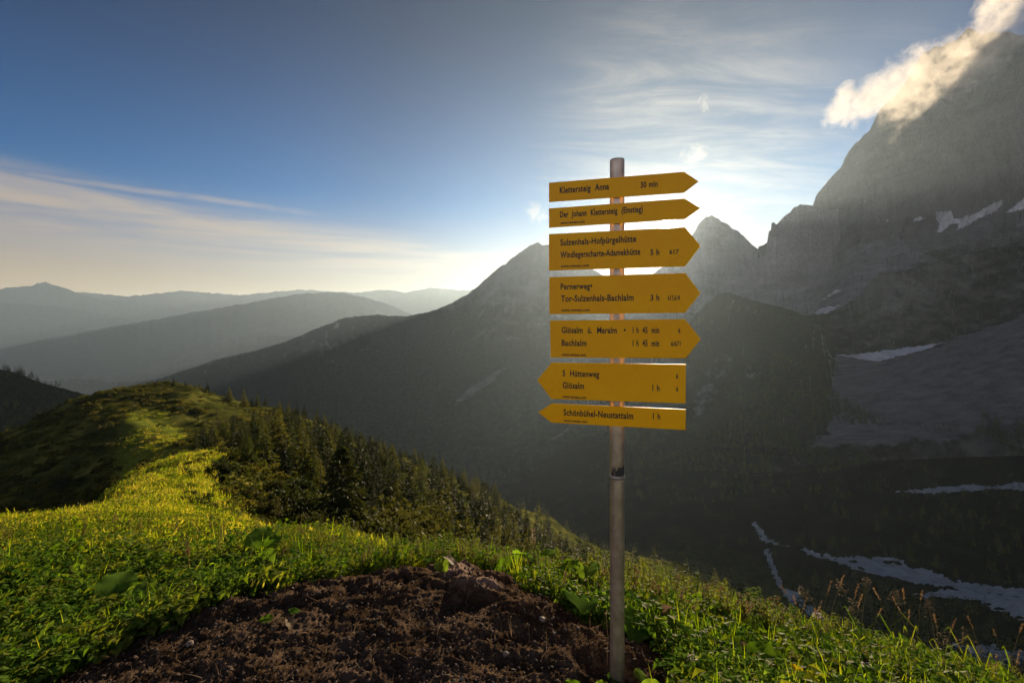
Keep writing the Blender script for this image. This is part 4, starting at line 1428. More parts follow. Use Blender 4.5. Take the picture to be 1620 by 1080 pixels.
# near turf -------------------------------------------------------------
tufts = [grass_tuft(10 + i, 20, 0.03, 0.09, 0.06, 0.0021, [M['grass']], 0.7) for i in range(4)] + [grass_tuft(20 + i, 9, 0.09, 0.20, 0.04, 0.0019, [M['grass']], 0.6) for i in range(2)]
clumps = [leaf_clump(30 + i, 22, 0.08, 0.085, 0.040 + 0.008 * (i % 3), [M['broad'] if i % 2 else M['weed']]) for i in range(4)]
px, X, Y = sample_view(15000, -120, 1740, 1.75, 6.5)
P_, so = put(X, Y)
keep = (so < 0.25) & (RNG.random(len(X)) < 1 - 0.85 * sstep(3.0, 4.4, Y) * (X / Y < -0.25))
keep |= (so < 0.9) & (RNG.random(len(X)) < 0.012)
P_ = P_[keep]
n_ = len(P_)
left = P_[:, 0] / P_[:, 1] < -0.35
idx = RNG.choice(6, n_, p=[.23, .23, .23, .23, .04, .04])
lf = RNG.random(n_) < np.where(left, 0.74, 0.42)
idx[lf] = RNG.integers(6, 10, lf.sum())
sc = RNG.uniform(0.7, 1.25, n_) * np.where(P_[:, 1] > 3.3, 1.15, 1.0)
scatter_stuff("grass", tufts + clumps, P_, RNG.uniform(0, 6.28, n_), sc, idx)

# weeds along the back edge of the earth and down the right bank ---------
stalks = [weed_stalk(50 + i, h, [M['weed'], M['stem'], M['seed'] if i % 2 else M['weed']], leaf=0.05 + 0.006 * (i % 3), pairs=8 + i % 3) for i, h in enumerate((0.24, 0.30, 0.36, 0.27, 0.33, 0.22))]
w1 = sample_view(900, 430, 880, 3.15, 4.7)
w2 = sample_view(1500, 860, 1340, 2.75, 4.6)
w3 = sample_view(170, 1250, 1640, 2.2, 3.2)
w4 = sample_view(160, -60, 440, 3.4, 5.5)
X, Y = np.concatenate([w1[1], w2[1], w3[1], w4[1]]), np.concatenate([w1[2], w2[2], w3[2], w4[2]])
P_, so = put(X, Y)
pxw = CX + FPX * X / Y
dens = 0.5 + 0.9 * perlin(X * 1.3, Y * 1.3, 9.0)
keep = (so < 0.15) & (RNG.random(len(X)) < dens)
P_, pxw = P_[keep], pxw[keep]
n_ = len(P_)
sc = RNG.uniform(0.6, 1.0, n_)
sc *= np.where((pxw > 430) & (pxw < 880), 0.72, 1.0) * np.where((pxw > 880) & (pxw < 1340), 0.92, 1.0) * np.where(pxw > 1240, 0.62, 1.0)
scatter_stuff("weeds", stalks, P_, RNG.uniform(0, 6.28, n_), sc, RNG.integers(0, 6, n_), 0.10)

# meadow of the ridge, out to the knoll ----------------------------------
mtuft = [grass_tuft(70 + i, 34, 0.03, 0.10, 0.24, 0.006, [M['meadow']], 0.9) for i in range(4)] + [leaf_clump(80 + i, 20, 0.22, 0.07, 0.08, [M['grass']]) for i in range(2)]
px, X, Y = sample_view(36000, -160, 640, 2.9, 150)
mk = meadow_mask(X, Y)
k = RNG.random(len(X)) < np.clip(mk * 0.9 + (Y < 12) * 0.3, 0, 1) * (0.10 + 0.90 * sstep(2.9, 4.2, Y))
X, Y = X[k], Y[k]
P_, so = put(X, Y)
P_, X, Y = P_[so < 0.2], X[so < 0.2], Y[so < 0.2]
n_ = len(P_)
sc = RNG.uniform(0.7, 1.3, n_) * np.clip(Y / 13, 0.6, 2.6)
patch = fbm(X / 2.2, Y / 2.2, 3.0, 3)
idx = np.where(patch + RNG.normal(0, 0.20, n_) > 0.16, RNG.integers(4, 6, n_), RNG.integers(0, 4, n_))
scatter_stuff("meadow_grass", mtuft, P_, RNG.uniform(0, 6.28, n_), sc, idx, 0.2)


# dwarf shrubs and heath on the slopes -----------------------------------
def shrub_clump(seed, n, rad, h, ls, mats):
    r = random.Random(seed)
    g = Geo()
    for _ in range(n):
        d0 = rdir(r, r.uniform(0.0, 1.2))
        p = Vector((d0.x * rad, d0.y * rad, d0.z * h)) * r.uniform(0.55, 1.0)
        d = (d0 + rdir(r, 0.3) * 0.8).normalized()
        side = d.cross(rdir(r, 0.5)).normalized()
        g.kite(p, d, side, ls * r.uniform(0.6, 1.4), ls * 0.36, 0, 0.1)
    return g.mesh("shrub_clump", mats)


heath = [shrub_clump(90 + i, 80, 0.55, 0.40, 0.24, [M['scrub']]) for i in range(4)]
px, X, Y = sample_view(34000, -120, 1150, 5.5, 330)
mk = meadow_mask(X, Y)
nz_ = fbm(X / 9, Y / 9, 5.0, 4)
k = (mk < 0.25) & (RNG.random(len(X)) < np.clip(0.22 + 0.4 * (X / Y < -0.72) + 0.35 * ((X / Y > -0.72) & (X / Y < -0.42) & (Y > 10) & (Y < 50)) + 1.2 * nz_, 0.03, 1))
k |= (mk >= 0.25) & (Y > 12) & (fbm(X / 3.0, Y / 3.0, 8.0, 3) > 0.52) & (RNG.random(len(X)) < 0.5)
X, Y = X[k], Y[k]
P_, so = put(X, Y)
n_ = len(P_)
sc = RNG.uniform(0.35, 0.9, n_) * np.clip(Y / 30, 0.5, 2.2)
scatter_stuff("dwarf_shrubs", heath, P_, RNG.uniform(0, 6.28, n_), sc, RNG.integers(0, 4, n_), 0.15)


# ---------------------------------------------------------------- conifers
def conifer_geo(seed, H, Rb, whorls, per, twigs, sparse=0.0, top_frac=0.10, cut=0.4, wid=0.30):
    r = random.Random(seed)
    g = Geo()
    for i in range(whorls):
        t = top_frac + (1 - top_frac) * (i + r.uniform(-.3, .3)) / whorls
        t = min(max(t, 0.02), 0.99)
        z = H * t
        L0 = Rb * (1 - t) ** 0.85 * (0.75 + 0.25 * min(1, t / 0.12)) + 0.03 * Rb
        a0 = r.uniform(0, 6.28)
        for k in range(per):
            if r.random() < sparse:
                continue
            L = L0 * r.uniform(0.6, 1.18)
            a = a0 + k * 6.283 / per + r.uniform(-.35, .35)
            el = 0.35 * t - 0.22 + r.uniform(-.12, .12)
            d = Vector((math.cos(a), math.sin(a), el)).normalized()
            sd = Vector((-math.sin(a), math.cos(a), 0))
            p0 = Vector((0, 0, z + r.uniform(-.02, .02) * H))
            nt = max(2, int(twigs * (0.35 + 0.65 * L / Rb)))
            for q in range(nt):
                f = 0.18 + 0.82 * (q + r.random()) / nt
                p = p0 + d * (L * f) - Z * (0.16 * L * f * (1 - f) * 2 + 0.10 * L * f * f)
                s = 1 if q % 2 else -1
                td = (d * r.uniform(0.5, 1.0) + sd * s * r.uniform(0.3, 0.9) + Z * r.uniform(-.35, .12)).normalized()
                l = max(0.10 * Rb, cut * L * (1.05 - 0.6 * f)) * r.uniform(0.7, 1.25)
                side = td.cross(Vector((r.gauss(0, 1), r.gauss(0, 1), r.gauss(0, 1)))).normalized()
                g.kite(p, td, side, l, l * wid, 0, 0.12)
    for q in range(max(3, twigs // 2)):
        d = rdir(r, 2.2)
        g.kite(Vector((0, 0, H * (0.93 + 0.05 * r.random()))), d, d.cross(rdir(r)).normalized(), H * 0.06, H * 0.010, 0)
    return g


def trunk_mesh(H, r0, seg=6):
    g = Geo()
    g.tube([Vector((0, 0, -0.4)), Vector((0.01 * H, 0, H * 0.3)), Vector((0, 0.006 * H, H * 0.7)), Vector((0, 0, H * 0.985))], [r0 * 1.15, r0 * 0.85, r0 * 0.42, r0 * 0.05], 0, seg)
    return g.mesh("trunk", [M['bark']], True)


# unit-height crowns; the copies are scaled
NEAR = dict(g=conifer_geo(201, 6.6, 3.0, 34, 10, 17, 0.05, 0.03, 0.30, 0.32), H=6.6)
def_kinds = []
for i, (rb, sp, mt) in enumerate([(0.30, 0.06, 'spruce'), (0.24, 0.08, 'spruce'), (0.28, 0.14, 'larch'), (0.23, 0.16, 'larch'), (0.33, 0.12, 'larch'), (0.19, 0.08, 'spruce')]):
    cg = conifer_geo(210 + i, 1.0, rb, 26, 8, 9, sp, 0.05 if mt == 'spruce' else 0.10, 0.46, 0.38)
    def_kinds.append((cg.mesh("crown", [M[mt]]), trunk_mesh(1.0, 0.016)))
near_crown, near_trunk = NEAR['g'].mesh("crown", [M['spruce']]), trunk_mesh(6.6, 0.13, 8)


def tree(kind, loc, H, rz, label, group=None, near=False, name="conifer"):
    root = bpy.data.objects.new(name, None)
    COL.objects.link(root)
    root.location = loc
    root.rotation_euler = (R_.uniform(-.03, .03), R_.uniform(-.03, .03), rz)
    root.empty_display_size = 0.5
    if near:
        cm, tm, s = near_crown, near_trunk, H / 6.6
    else:
        cm, tm = def_kinds[kind]
        s = H
    root.scale = (s, s, s)
    for nm, me in (("crown", cm), ("trunk", tm)):
        o = bpy.data.objects.new(nm, me)
        COL.objects.link(o)
        o.parent = root
    tag(root, label, "conifer", group)
    return root


def ground_z(X, Y):
    return float(height(np.array([float(X)]), np.array([float(Y)]))[0])


def tree_top(px, py, Y, kind, label, group=None, near=False, minH=2.0, maxH=15):
    """a tree at distance Y whose tip stands at the pixel (px, py)"""
    X = (px - CX) / FPX * Y
    gz = ground_z(X, Y)
    H = min(max((CY - py) / FPX * Y - gz, minH), maxH)
    return tree(kind, (X, Y, gz - 0.05), H, R_.uniform(0, 6.28), label, group, near)


tree_top(541, 704, 30, 0, "big broad dark spruce standing just behind the foreground weeds, left of the middle", near=True)
tree_top(274, 596, 164, 1, "dark spruce with the highest tip on the knoll, leftmost of the skyline trees")
tree_top(293.5, 602, 166, 1, "small spruce on the knoll skyline just right of its highest tree")
tree_top(328, 604, 168, 0, "broad dark spruce alone on the knoll skyline right of the bare crest")
tree_top(363, 610, 170, 4, "pale round larch on the skyline where the knoll starts to fall to the right")
tree_top(394, 688, 78, 0, "darkest bushy spruce in the middle of the wood beside the grassy ridge")
tree_top(598, 740, 62, 5, "slim dark spruce just right of the big broad spruce")
tree_top(763, 760, 100, 1, "tall pointed spruce on the slope, left of the lit clearing")
tree_top(690, 762, 88, 5, "narrow dark spruce on the slope between the big spruce and the clearing")
tree_top(1010, 869, 120, 1, "lone little dark spruce tip showing above the weeds right of the pole")
tree_top(688, 722, 130, 1, "dark spruce rising above its neighbours in the middle of the wooded slope")
tree_top(866, 806, 215, 1, "small dark spruce standing on the lit clearing")
for px_, py_ in [(384, 616), (397, 622), (406, 617), (418, 621), (441, 633), (455, 633), (470, 634), (481, 638), (500, 646), (512, 652), (524, 660), (537, 668), (556, 672), (571, 680), (588, 688), (604, 694), (622, 700), (640, 704), (655, 706), (668, 712), (683, 716), (700, 722), (716, 734), (733, 742)]:
    tree_top(px_ + R_.uniform(-2, 2), py_ + R_.uniform(-1, 2), 172 + (px_ - 384) * 0.16 + R_.uniform(-6, 6), R_.choice((0, 2, 3, 4, 5, 2)), "small conifer on the skyline of the wooded slope falling right from the knoll", "skyline conifers of the wooded slope")
n_ind = 0
spots = []
while n_ind < 256:
    px_ = R_.uniform(285, 960)
    Yt = math.exp(R_.uniform(math.log(38), math.log(270)))
    X = (px_ - CX) / FPX * Yt
    if meadow_mask(np.array([X]), np.array([Yt]))[0] > 0.02:
        continue
    cl_ = float(fbm(np.array([X / 24.0]), np.array([Yt / 24.0]), 12.0, 3)[0])
    if cl_ < 0.02 and R_.random() < 0.72:
        continue
    if 790 < px_ < 905 and 205 < Yt < 330:
        continue
    if px_ > 800 and Yt < 70 or px_ > 620 and Yt < 48:
        continue
    if any((X - a) ** 2 + (Yt - b) ** 2 < 3.2 ** 2 for a, b in spots):
        continue
    gz = ground_z(X, Yt)
    H = R_.uniform(4.2, 7.5) if px_ < 420 else R_.triangular(3, 12, 7) if px_ < 600 else R_.triangular(4, 15, 9)
    if Yt < 75:
        H = min(H, R_.uniform(2.6, 5.0))
    lim = {285: 700, 330: 660, 450: 648, 600: 700, 740: 752, 830: 780, 960: 835}
    ty = CY - (gz + H) / Yt * FPX
    cap = np.interp(px_, list(lim), list(lim.values()))
    if ty < cap:
        H = (CY - cap) / FPX * Yt - gz
        if H < 2.2:
            continue
    by = CY - gz / Yt * FPX
    if ty > 880:
        continue
    if px_ < 470:
        lab, grp = "conifer in the thick wood right beside the lit grassy ridge", "conifers beside the grassy ridge"
    elif px_ < 700:
        lab, grp = "conifer on the wooded slope around and behind the big broad spruce", "conifers of the middle slope"
    else:
        lab, grp = "conifer low on the right end of the wooded slope by the lit clearing", "conifers near the clearing"
    kind = R_.choice((0, 0, 1, 1, 5, 5, 2, 3, 4))
    tree(kind, (X, Yt, gz - 0.05), H, R_.uniform(0, 6.28), lab, grp)
    spots.append((X, Yt))
    n_ind += 1


# mountain pines: broad bushes of many upswept stems ---------------------
def bush_meshes(seed, W_, H_, stems, twigs):
    r = random.Random(seed)
    g, b_ = Geo(), Geo()
    for _ in range(stems):
        a = r.uniform(0, 6.28)
        rad = W_ * 0.5 * math.sqrt(r.random())
        end = Vector((math.cos(a) * rad, math.sin(a) * rad, H_ * (1 - 0.55 * (rad / (W_ * .5)) ** 2) * r.uniform(0.7, 1.05)))
        mid = Vector((end.x * 0.6, end.y * 0.6, end.z * 0.35))
        b_.tube([Vector((end.x * .1, end.y * .1, -0.1)), mid, end], [0.05, 0.035, 0.012], 0, 4)
        for q in range(twigs):
            f = r.uniform(0.35, 1.0)
            p = mid.lerp(end, f) + rdir(r, r.uniform(-.5, .6)) * 0.16 * W_ * r.random()
            d = rdir(r, r.uniform(0.1, 1.6))
            l = r.uniform(0.09, 0.20) * (H_ / 2) ** 0.5
            g.kite(p, d, d.cross(rdir(r, .4)).normalized(), l, l * 0.32, 0)
    return g.mesh("foliage", [M['pine']]), b_.mesh("branches", [M['bark']], True)


bushes = [bush_meshes(300 + i, 3.4, 1.7 + 0.3 * i, 28, 110) for i in range(3)]


def bush(k, px_, Yt, s, label, group=None, py_top=None):
    X = (px_ - CX) / FPX * Yt
    gz = ground_z(X, Yt)
    root = bpy.data.objects.new("mountain_pine", None)
    COL.objects.link(root)
    root.location = (X, Yt, gz - 0.1)
    if py_top is not None:
        s = max(0.25, ((CY - py_top) / FPX * Yt - gz) / (1.7 + 0.3 * k))
    root.scale = (s, s, s)
    root.rotation_euler = (0, 0, R_.uniform(0, 6.28))
    for nm, me in zip(("foliage", "branches"), bushes[k]):
        o = bpy.data.objects.new(nm, me)
        COL.objects.link(o)
        o.parent = root
    tag(root, label, "bush", group)


bush(2, 350, 36, 1.3, "large dark mountain pine right of the lit grassy ridge", py_top=722)
bush(0, 292, 34, .5, "low dark bush alone on the lit grass left of the big mountain pine", py_top=738)
bush(0, 268, 31, .4, "smaller low dark bush on the lit grass, nearer than its neighbour", py_top=752)
bush(1, 102, 88, 1.0, "bush in the deep shade under the knoll, leftmost of the shaded bushes", py_top=752)
bush(2, 152, 104, 1.2, "pale topped bush in the deep shade under the knoll", py_top=698)
bush(1, 190, 84, .8, "dark bush at the shaded edge of the grassy ridge", py_top=735)
bush(0, 60, 84, 1.0, "low bush among the shade at the far left", py_top=795)
bush(0, 128, 20, .5, "dark low bush where the lit meadow drops into shade at the left", py_top=795)
bush(0, 645, 42, 1.0, "rounded sunlit bush right of the big broad spruce", py_top=795)
for px_, Yt, pt in [(300, 28, 792), (325, 25, 800), (345, 29, 775), (372, 27, 790), (392, 31, 765), (405, 24, 815), (425, 28, 785), (440, 22, 822), (455, 30, 772), (470, 25, 805), (488, 27, 800), (500, 34, 770), (512, 24, 822), (430, 40, 755), (400, 46, 738), (375, 42, 745), (470, 44, 752), (590, 26, 828), (570, 22, 845), (615, 30, 820), (330, 50, 728), (318, 42, 742), (310, 34, 765), (355, 24, 815), (285, 27, 800), (480, 21, 838), (620, 24, 848), (292, 20, 806), (310, 19, 818), (335, 18, 826), (360, 17, 836), (388, 17, 838), (412, 17, 842), (436, 18, 846), (300, 40, 745), (322, 22, 800), (300, 24, 782)]:
    bush(R_.randrange(3), px_, Yt, 1, "mountain pine in the dark thicket between the lit meadow and the big broad spruce", "mountain pines of the thicket", py_top=pt)

# the rest of the wood on the slope, past what is built tree by tree -------
px, X, Y = sample_view(2600, 400, 965, 58, 300)
k = (meadow_mask(X, Y) < 0.02) & (fbm(X / 24, Y / 24, 12.0, 3) > -0.10)
k &= ~((px > 785) & (px < 910) & (Y > 200)) & ~((px > 800) & (Y < 70))
px, X, Y = px[k], X[k], Y[k]
P_ = put(X, Y)[0]
H_ = RNG.triangular(3.0, 6.0, 11.0, len(X)) * np.where(px < 520, 0.8, 1.0)
cap = np.interp(px, [285, 330, 450, 600, 740, 830, 960], [700, 660, 640, 694, 746, 776, 835])
H_ = np.minimum(H_, (CY - cap) / FPX * Y - P_[:, 2])
k = H_ > 2.0
P_, H_ = P_[k][:520], H_[k][:520]
scatter_stuff("slope_wood", [d[0] for d in def_kinds], P_, RNG.uniform(0, 6.28, len(P_)), H_, RNG.choice(6, len(P_), p=[.2, .2, .15, .15, .1, .2]), 0.03)

# far woods: trees too small to pick apart -------------------------------
fg = []
for i, (rb, mt) in enumerate([(0.2, 'spruce'), (0.17, 'spruce'), (0.22, 'larch'), (0.18, 'larch')]):
    fg.append(conifer_geo(260 + i, 1.0, rb * 1.35, 10, 6, 3, 0.05, 0.06, 0.75, 0.4).mesh("far_conifer", [M[mt]]))
px, X, Y = sample_view(16000, 250, 1750, 150, 1250)
nz_ = fbm(X / 90, Y / 90, 21.0, 4)
pyg = CY - base_height(X, Y) / Y * FPX
k = (RNG.random(len(X)) < np.clip(0.35 + 1.4 * nz_, 0.03, 1))
k &= ~((px > 1010) & (px < 1260) & (pyg > 790) & (RNG.random(len(X)) < 0.95))
k &= ~((px < 780) & (Y < 310))
k &= ~((px > 780) & (px < 920) & (pyg < 860) & (Y < 330))
for poly in ([(1187, 828), (1216, 850), (1251, 867), (1196, 844)], [(1262, 867), (1400, 880), (1470, 904), (1720, 950), (1720, 1010), (1570, 963), (1440, 941), (1320, 888)], [(1206, 873), (1240, 930), (1316, 988), (1270, 967), (1227, 926)], [(1490, 1016), (1720, 1058), (1720, 1110), (1540, 1044)]):
    k &= poly_dist(px, pyg, poly) < -3
X, Y = X[k], Y[k]
P_ = [put(X, Y)[0]]
for key, zmax, cnt in (("left_mountain", 40, 9000), ("sun_peak", -60, 2500), ("dark_spur", -20, 3500), ("bench", -105, 2600), ("wooded_hill", 100, 2500)):
    co = MTN[key][1][: int(MTN[key][1].shape[0] * 0.8)]
    c2 = co.reshape(-1, 3)
    w_ = (c2[:, 2] + 150 * fbm(c2[:, 0] / 250, c2[:, 1] / 250, 4.0, 4) < zmax) & (fbm(c2[:, 0] / 120, c2[:, 1] / 120, 6.0, 3) > -0.15)
    c2 = c2[w_]
    if len(c2):
        P_.append(c2[RNG.integers(0, len(c2), cnt)] + RNG.normal(0, 4, (cnt, 3)) * [1, 1, 0])
P_ = np.concatenate(P_)
n_ = len(P_)
scatter_stuff("far_woods", fg, P_ - [0, 0, 0.5], RNG.uniform(0, 6.28, n_), RNG.uniform(6, 13, n_), RNG.integers(0, 4, n_), 0.03)

# ---------------------------------------------------------------- broad-leaved plants by the earth patch
def big_leaf(seed, L, W_):
    """a heart-based, wavy leaf with a raised midrib and side veins, on its stalk; base at the origin, growing along +X"""
    r = random.Random(seed)
    nu, nv = 13, 9
    vs, fs = [], []
    ph = r.uniform(0, 6)
    bend = r.uniform(0.5, 1.1)
    for i in range(nu):
        t = i / (nu - 1)
        hw = W_ * 0.5 * (math.sin(math.pi * min(1, t * 0.86 + 0.14)) ** 0.7) * (1.12 - 0.3 * t)
        for j in range(nv):
            s = j / (nv - 1) * 2 - 1
            edge = abs(s)
            y = s * hw * (1 + 0.05 * math.sin(t * 23 + ph + 3 * s))
            x = t * L - 0.11 * L * edge * (1 - t) ** 3
            z = 0.30 * L * math.sin(t * bend * 1.6) * 0.55 - 0.32 * L * bend * t * t
            z += 0.18 * hw * edge + 0.030 * L * math.sin(t * 15 + ph + 2.0 * s) * edge * edge - 0.05 * hw * (1 - abs(math.sin((t - edge * 0.35) * 22)))
            vs.append((x, y, z))
    for i in range(nu - 1):
        for j in range(nv - 1):
            a = i * nv + j
            fs.append((a, a + 1, a + nv + 1, a + nv))
    me = bpy.data.meshes.new("leaf")
    me.from_pydata(vs, [], fs)
    me.polygons.foreach_set('use_smooth', [True] * len(fs))
    me.materials.append(M['broad'])
    me.update()
    return me


leaf_kinds = [big_leaf(400 + i, 0.20, 0.155 + 0.015 * (i % 3)) for i in range(5)]
dry_kinds = []
for q in leaf_kinds[:2]:
    d_ = q.copy()
    d_.materials.clear()
    d_.materials.append(M['dry'])
    dry_kinds.append(d_)


def dock(px_, Yt, size, nl, label, dry=0, seed=0, spread=1.0, flower=False):
    size *= 1.08 if size > 0.1 else 1.0
    r = random.Random(900 + seed)
    X = (px_ - CX) / FPX * Yt
    root = bpy.data.objects.new("broadleaf_plant", None)
    COL.objects.link(root)
    root.location = (X, Yt, ground_z(X, Yt) - 0.005)
    tag(root, label, "plant")
    for i in range(nl):
        a = i * 2.4 + r.uniform(-.4, .4)
        up = r.uniform(0.35, 1.15)
        st = size * r.uniform(0.35, 0.9) * spread
        d = Vector((math.cos(a), math.sin(a), up)).normalized()
        tip = d * st
        g = Geo()
        g.tube([Vector((0, 0, -0.01)), d * st * 0.5 + Z * 0.012, tip], [0.0045 * size / 0.2, 0.004 * size / 0.2, 0.003 * size / 0.2], 0, 5)
        stalk = new_obj("leaf_stalk", g.mesh("leaf_stalk", [M['stem']], True), root)
        s = size / 0.20 * r.uniform(0.6, 1.1)
        is_dry = i < dry
        o = bpy.data.objects.new("leaf", (r.choice(dry_kinds) if is_dry else r.choice(leaf_kinds)))
        COL.objects.link(o)
        o.parent = root
        o.location = tip
        o.rotation_euler = (r.uniform(-.5, .5), r.uniform(-0.35, 0.45) + (0.5 if is_dry else 0), a + r.uniform(-.3, .3))
        o.scale = (s, s, s)
        if is_dry:
            o['label'] = "withered pale brown leaf"
    if flower:
        g = Geo()
        top = Vector((r.uniform(-.02, .02), r.uniform(-.02, .02), size * 1.75))
        g.tube([Vector((0, 0, 0)), top * 0.5, top], [0.004, 0.003, 0.002], 0, 5)
        new_obj("flower_stalk", g.mesh("flower_stalk", [M['stem']], True), root)
        g = Geo()
        for q in range(60):
            d = rdir(r, r.uniform(-.2, .8))
            g.kite(top * r.uniform(0.72, 1.0), d, d.cross(Z).normalized(), 0.018, 0.005, 0)
        so = new_obj("seed_spike", g.mesh("seed_spike", [M['seed']]), root)
    return root


dock(385, 3.22, 0.21, 8, "large leafy plant at the left rear corner of the earth, with two leaves standing upright", 1, 1)
dock(440, 3.35, 0.16, 6, "smaller leafy plant just right of the large one at the left rear of the earth", 0, 2)
dock(300, 3.1, 0.15, 6, "leafy plant with a withered leaf, left of the large one at the earth's rear corner", 2, 3, flower=True)
dock(160, 2.72, 0.21, 7, "drooping leafy plant with pale withered leaves on the left edge of the earth", 3, 4, 0.8)
dock(60, 2.45, 0.20, 6, "dark leafy plant in the lower left corner of the grass", 0, 5, 0.7)
dock(690, 3.08, 0.13, 4, "small leafy plant standing on the crest of the earth mound", 1, 6)
dock(848, 3.18, 0.19, 10, "tall leafy plant with a rusty seed spike left of the pole", 0, 7, flower=True)
dock(915, 2.86, 0.23, 9, "broad spreading leafy plant on the earth's right rear edge, just left of the pole", 0, 8, 0.7)
dock(1015, 2.62, 0.19, 8, "leafy plant right of the pole, overhanging the earth", 2, 9, 0.8)
dock(1165, 2.72, 0.19, 8, "bright leafy plant in the grass right of the pole, farthest of the three there", 0, 10, 0.8)
dock(1150, 2.32, 0.17, 6, "leafy plant with one withered leaf low in the grass right of the pole", 1, 11, 0.7)
dock(1225, 2.26, 0.18, 6, "dark leafy plant right of its twin in the lower right grass", 0, 12, 0.7)
dock(445, 2.42, 0.065, 5, "tiny wilted seedling alone on the bare earth", 3, 13)
dock(1000, 2.05, 0.09, 6, "small leafy plant at the foot of the pole", 0, 14)
dock(930, 2.0, 0.08, 6, "small leafy plant in the grass left of the pole's foot", 0, 15)

for k_, (px__, Yt__, sz, nl_, lb) in enumerate([
    (40, 3.3, 0.15, 6, "low leafy plant in the left grass, farthest left of those above the corner"), (215, 3.0, 0.15, 6, "low leafy plant between the drooping one and the large one along the left earth edge"),
    (110, 3.0, 0.14, 6, "small leafy plant in the left grass just behind the drooping one"), (560, 3.45, 0.13, 6, "leafy plant among the weeds behind the left half of the earth mound"),
    (765, 3.4, 0.13, 6, "leafy plant among the weeds just right of the mound's pale lump"), (1085, 2.95, 0.16, 7, "leafy plant among the weeds right of the pole, at their foot"),
    (1300, 2.55, 0.13, 5, "low leafy plant among the tall grasses of the right bank")]):
    dock(px__, Yt__, sz, nl_, lb, 0, 40 + k_, 0.9)

# the lump of pale crumbly earth, stones and clods ------------------------
def rock_mesh(seed, sub, mt, name, squash=0.7, rough=0.28):
    bm = bmesh.new()
    bmesh.ops.create_icosphere(bm, subdivisions=sub, radius=1.0)
    for v in bm.verts:
        c_ = v.co
        k = 1 + rough * float(perlin(c_.x * 1.3 + seed, c_.y * 1.3, c_.z * 1.3)) + 0.4 * rough * float(perlin(c_.x * 3.1, c_.y * 3.1 + seed, c_.z * 3.1))
        v.co = Vector((c_.x, c_.y * 0.85, c_.z * squash)) * k
    me = bpy.data.meshes.new(name)
    bm.to_mesh(me)
    bm.free()
    me.materials.append(mt)
    return me


for k, (px_, Yt, s, lab) in enumerate([(369, 2.92, 0.042, "pinkish stone on the left rear edge of the earth"), (350, 2.86, 0.034, "darker stone beside the pinkish one on the left rear edge of the earth"),
                                       (858, 2.45, 0.017, "small pale stone on the earth left of the pole"), (800, 2.2, 0.014, "small grey pebble in the middle of the bare earth"),
                                       (300, 2.3, 0.016, "flat pebble at the left of the bare earth"), (1335, 2.36, 0.02, "pale stone in the lower right grass")]):
    X = (px_ - CX) / FPX * Yt
    o = new_obj("stone", rock_mesh(k * 3.3, 3, M['stone'], "stone"))
    o.location = (X, Yt, ground_z(X, Yt) + s * 0.25)
    o.scale = (s, s, s)
    o.rotation_euler = (0.2, 0.1, k)
    tag(o, lab, "stone")

crumb = [rock_mesh(20 + i, 1, M['clod'], "crumb", 0.6, 0.9) for i in range(4)] + [rock_mesh(30 + i, 1, M['paleclod'], "crumb", 0.5, 0.9) for i in range(2)] + [rock_mesh(40, 1, M['stone'], "crumb", 0.5, 0.8)]
px, X, Y = sample_view(16000, -60, 1120, 1.7, 3.4)
P_, so = put(X, Y)
P_ = P_[so > 0.6]
n_ = len(P_)
sc = 0.0022 + 0.010 * RNG.random(n_) ** 3.5
idx = RNG.choice(7, n_, p=[.22, .22, .21, .21, .065, .065, .01])
scatter_stuff("soil_crumbs", crumb, P_, RNG.uniform(0, 6.28, n_), sc, idx, 0.8)
# straws and root hairs on the earth
g = Geo()
sprig = [grass_tuft(600 + i, 3, 0.02, 0.06, 0.01, 0.0012, [M['straw']], 2.5) for i in range(3)]
px, X, Y = sample_view(260, 0, 1100, 1.8, 3.2)
P_, so = put(X, Y)
P_ = P_[so > 0.6]
n_ = len(P_)
scatter_stuff("straw_bits", sprig, P_ + [0, 0, 0.004], RNG.uniform(0, 6.28, n_), RNG.uniform(0.3, 0.9, n_), RNG.integers(0, 3, n_), 1.2)

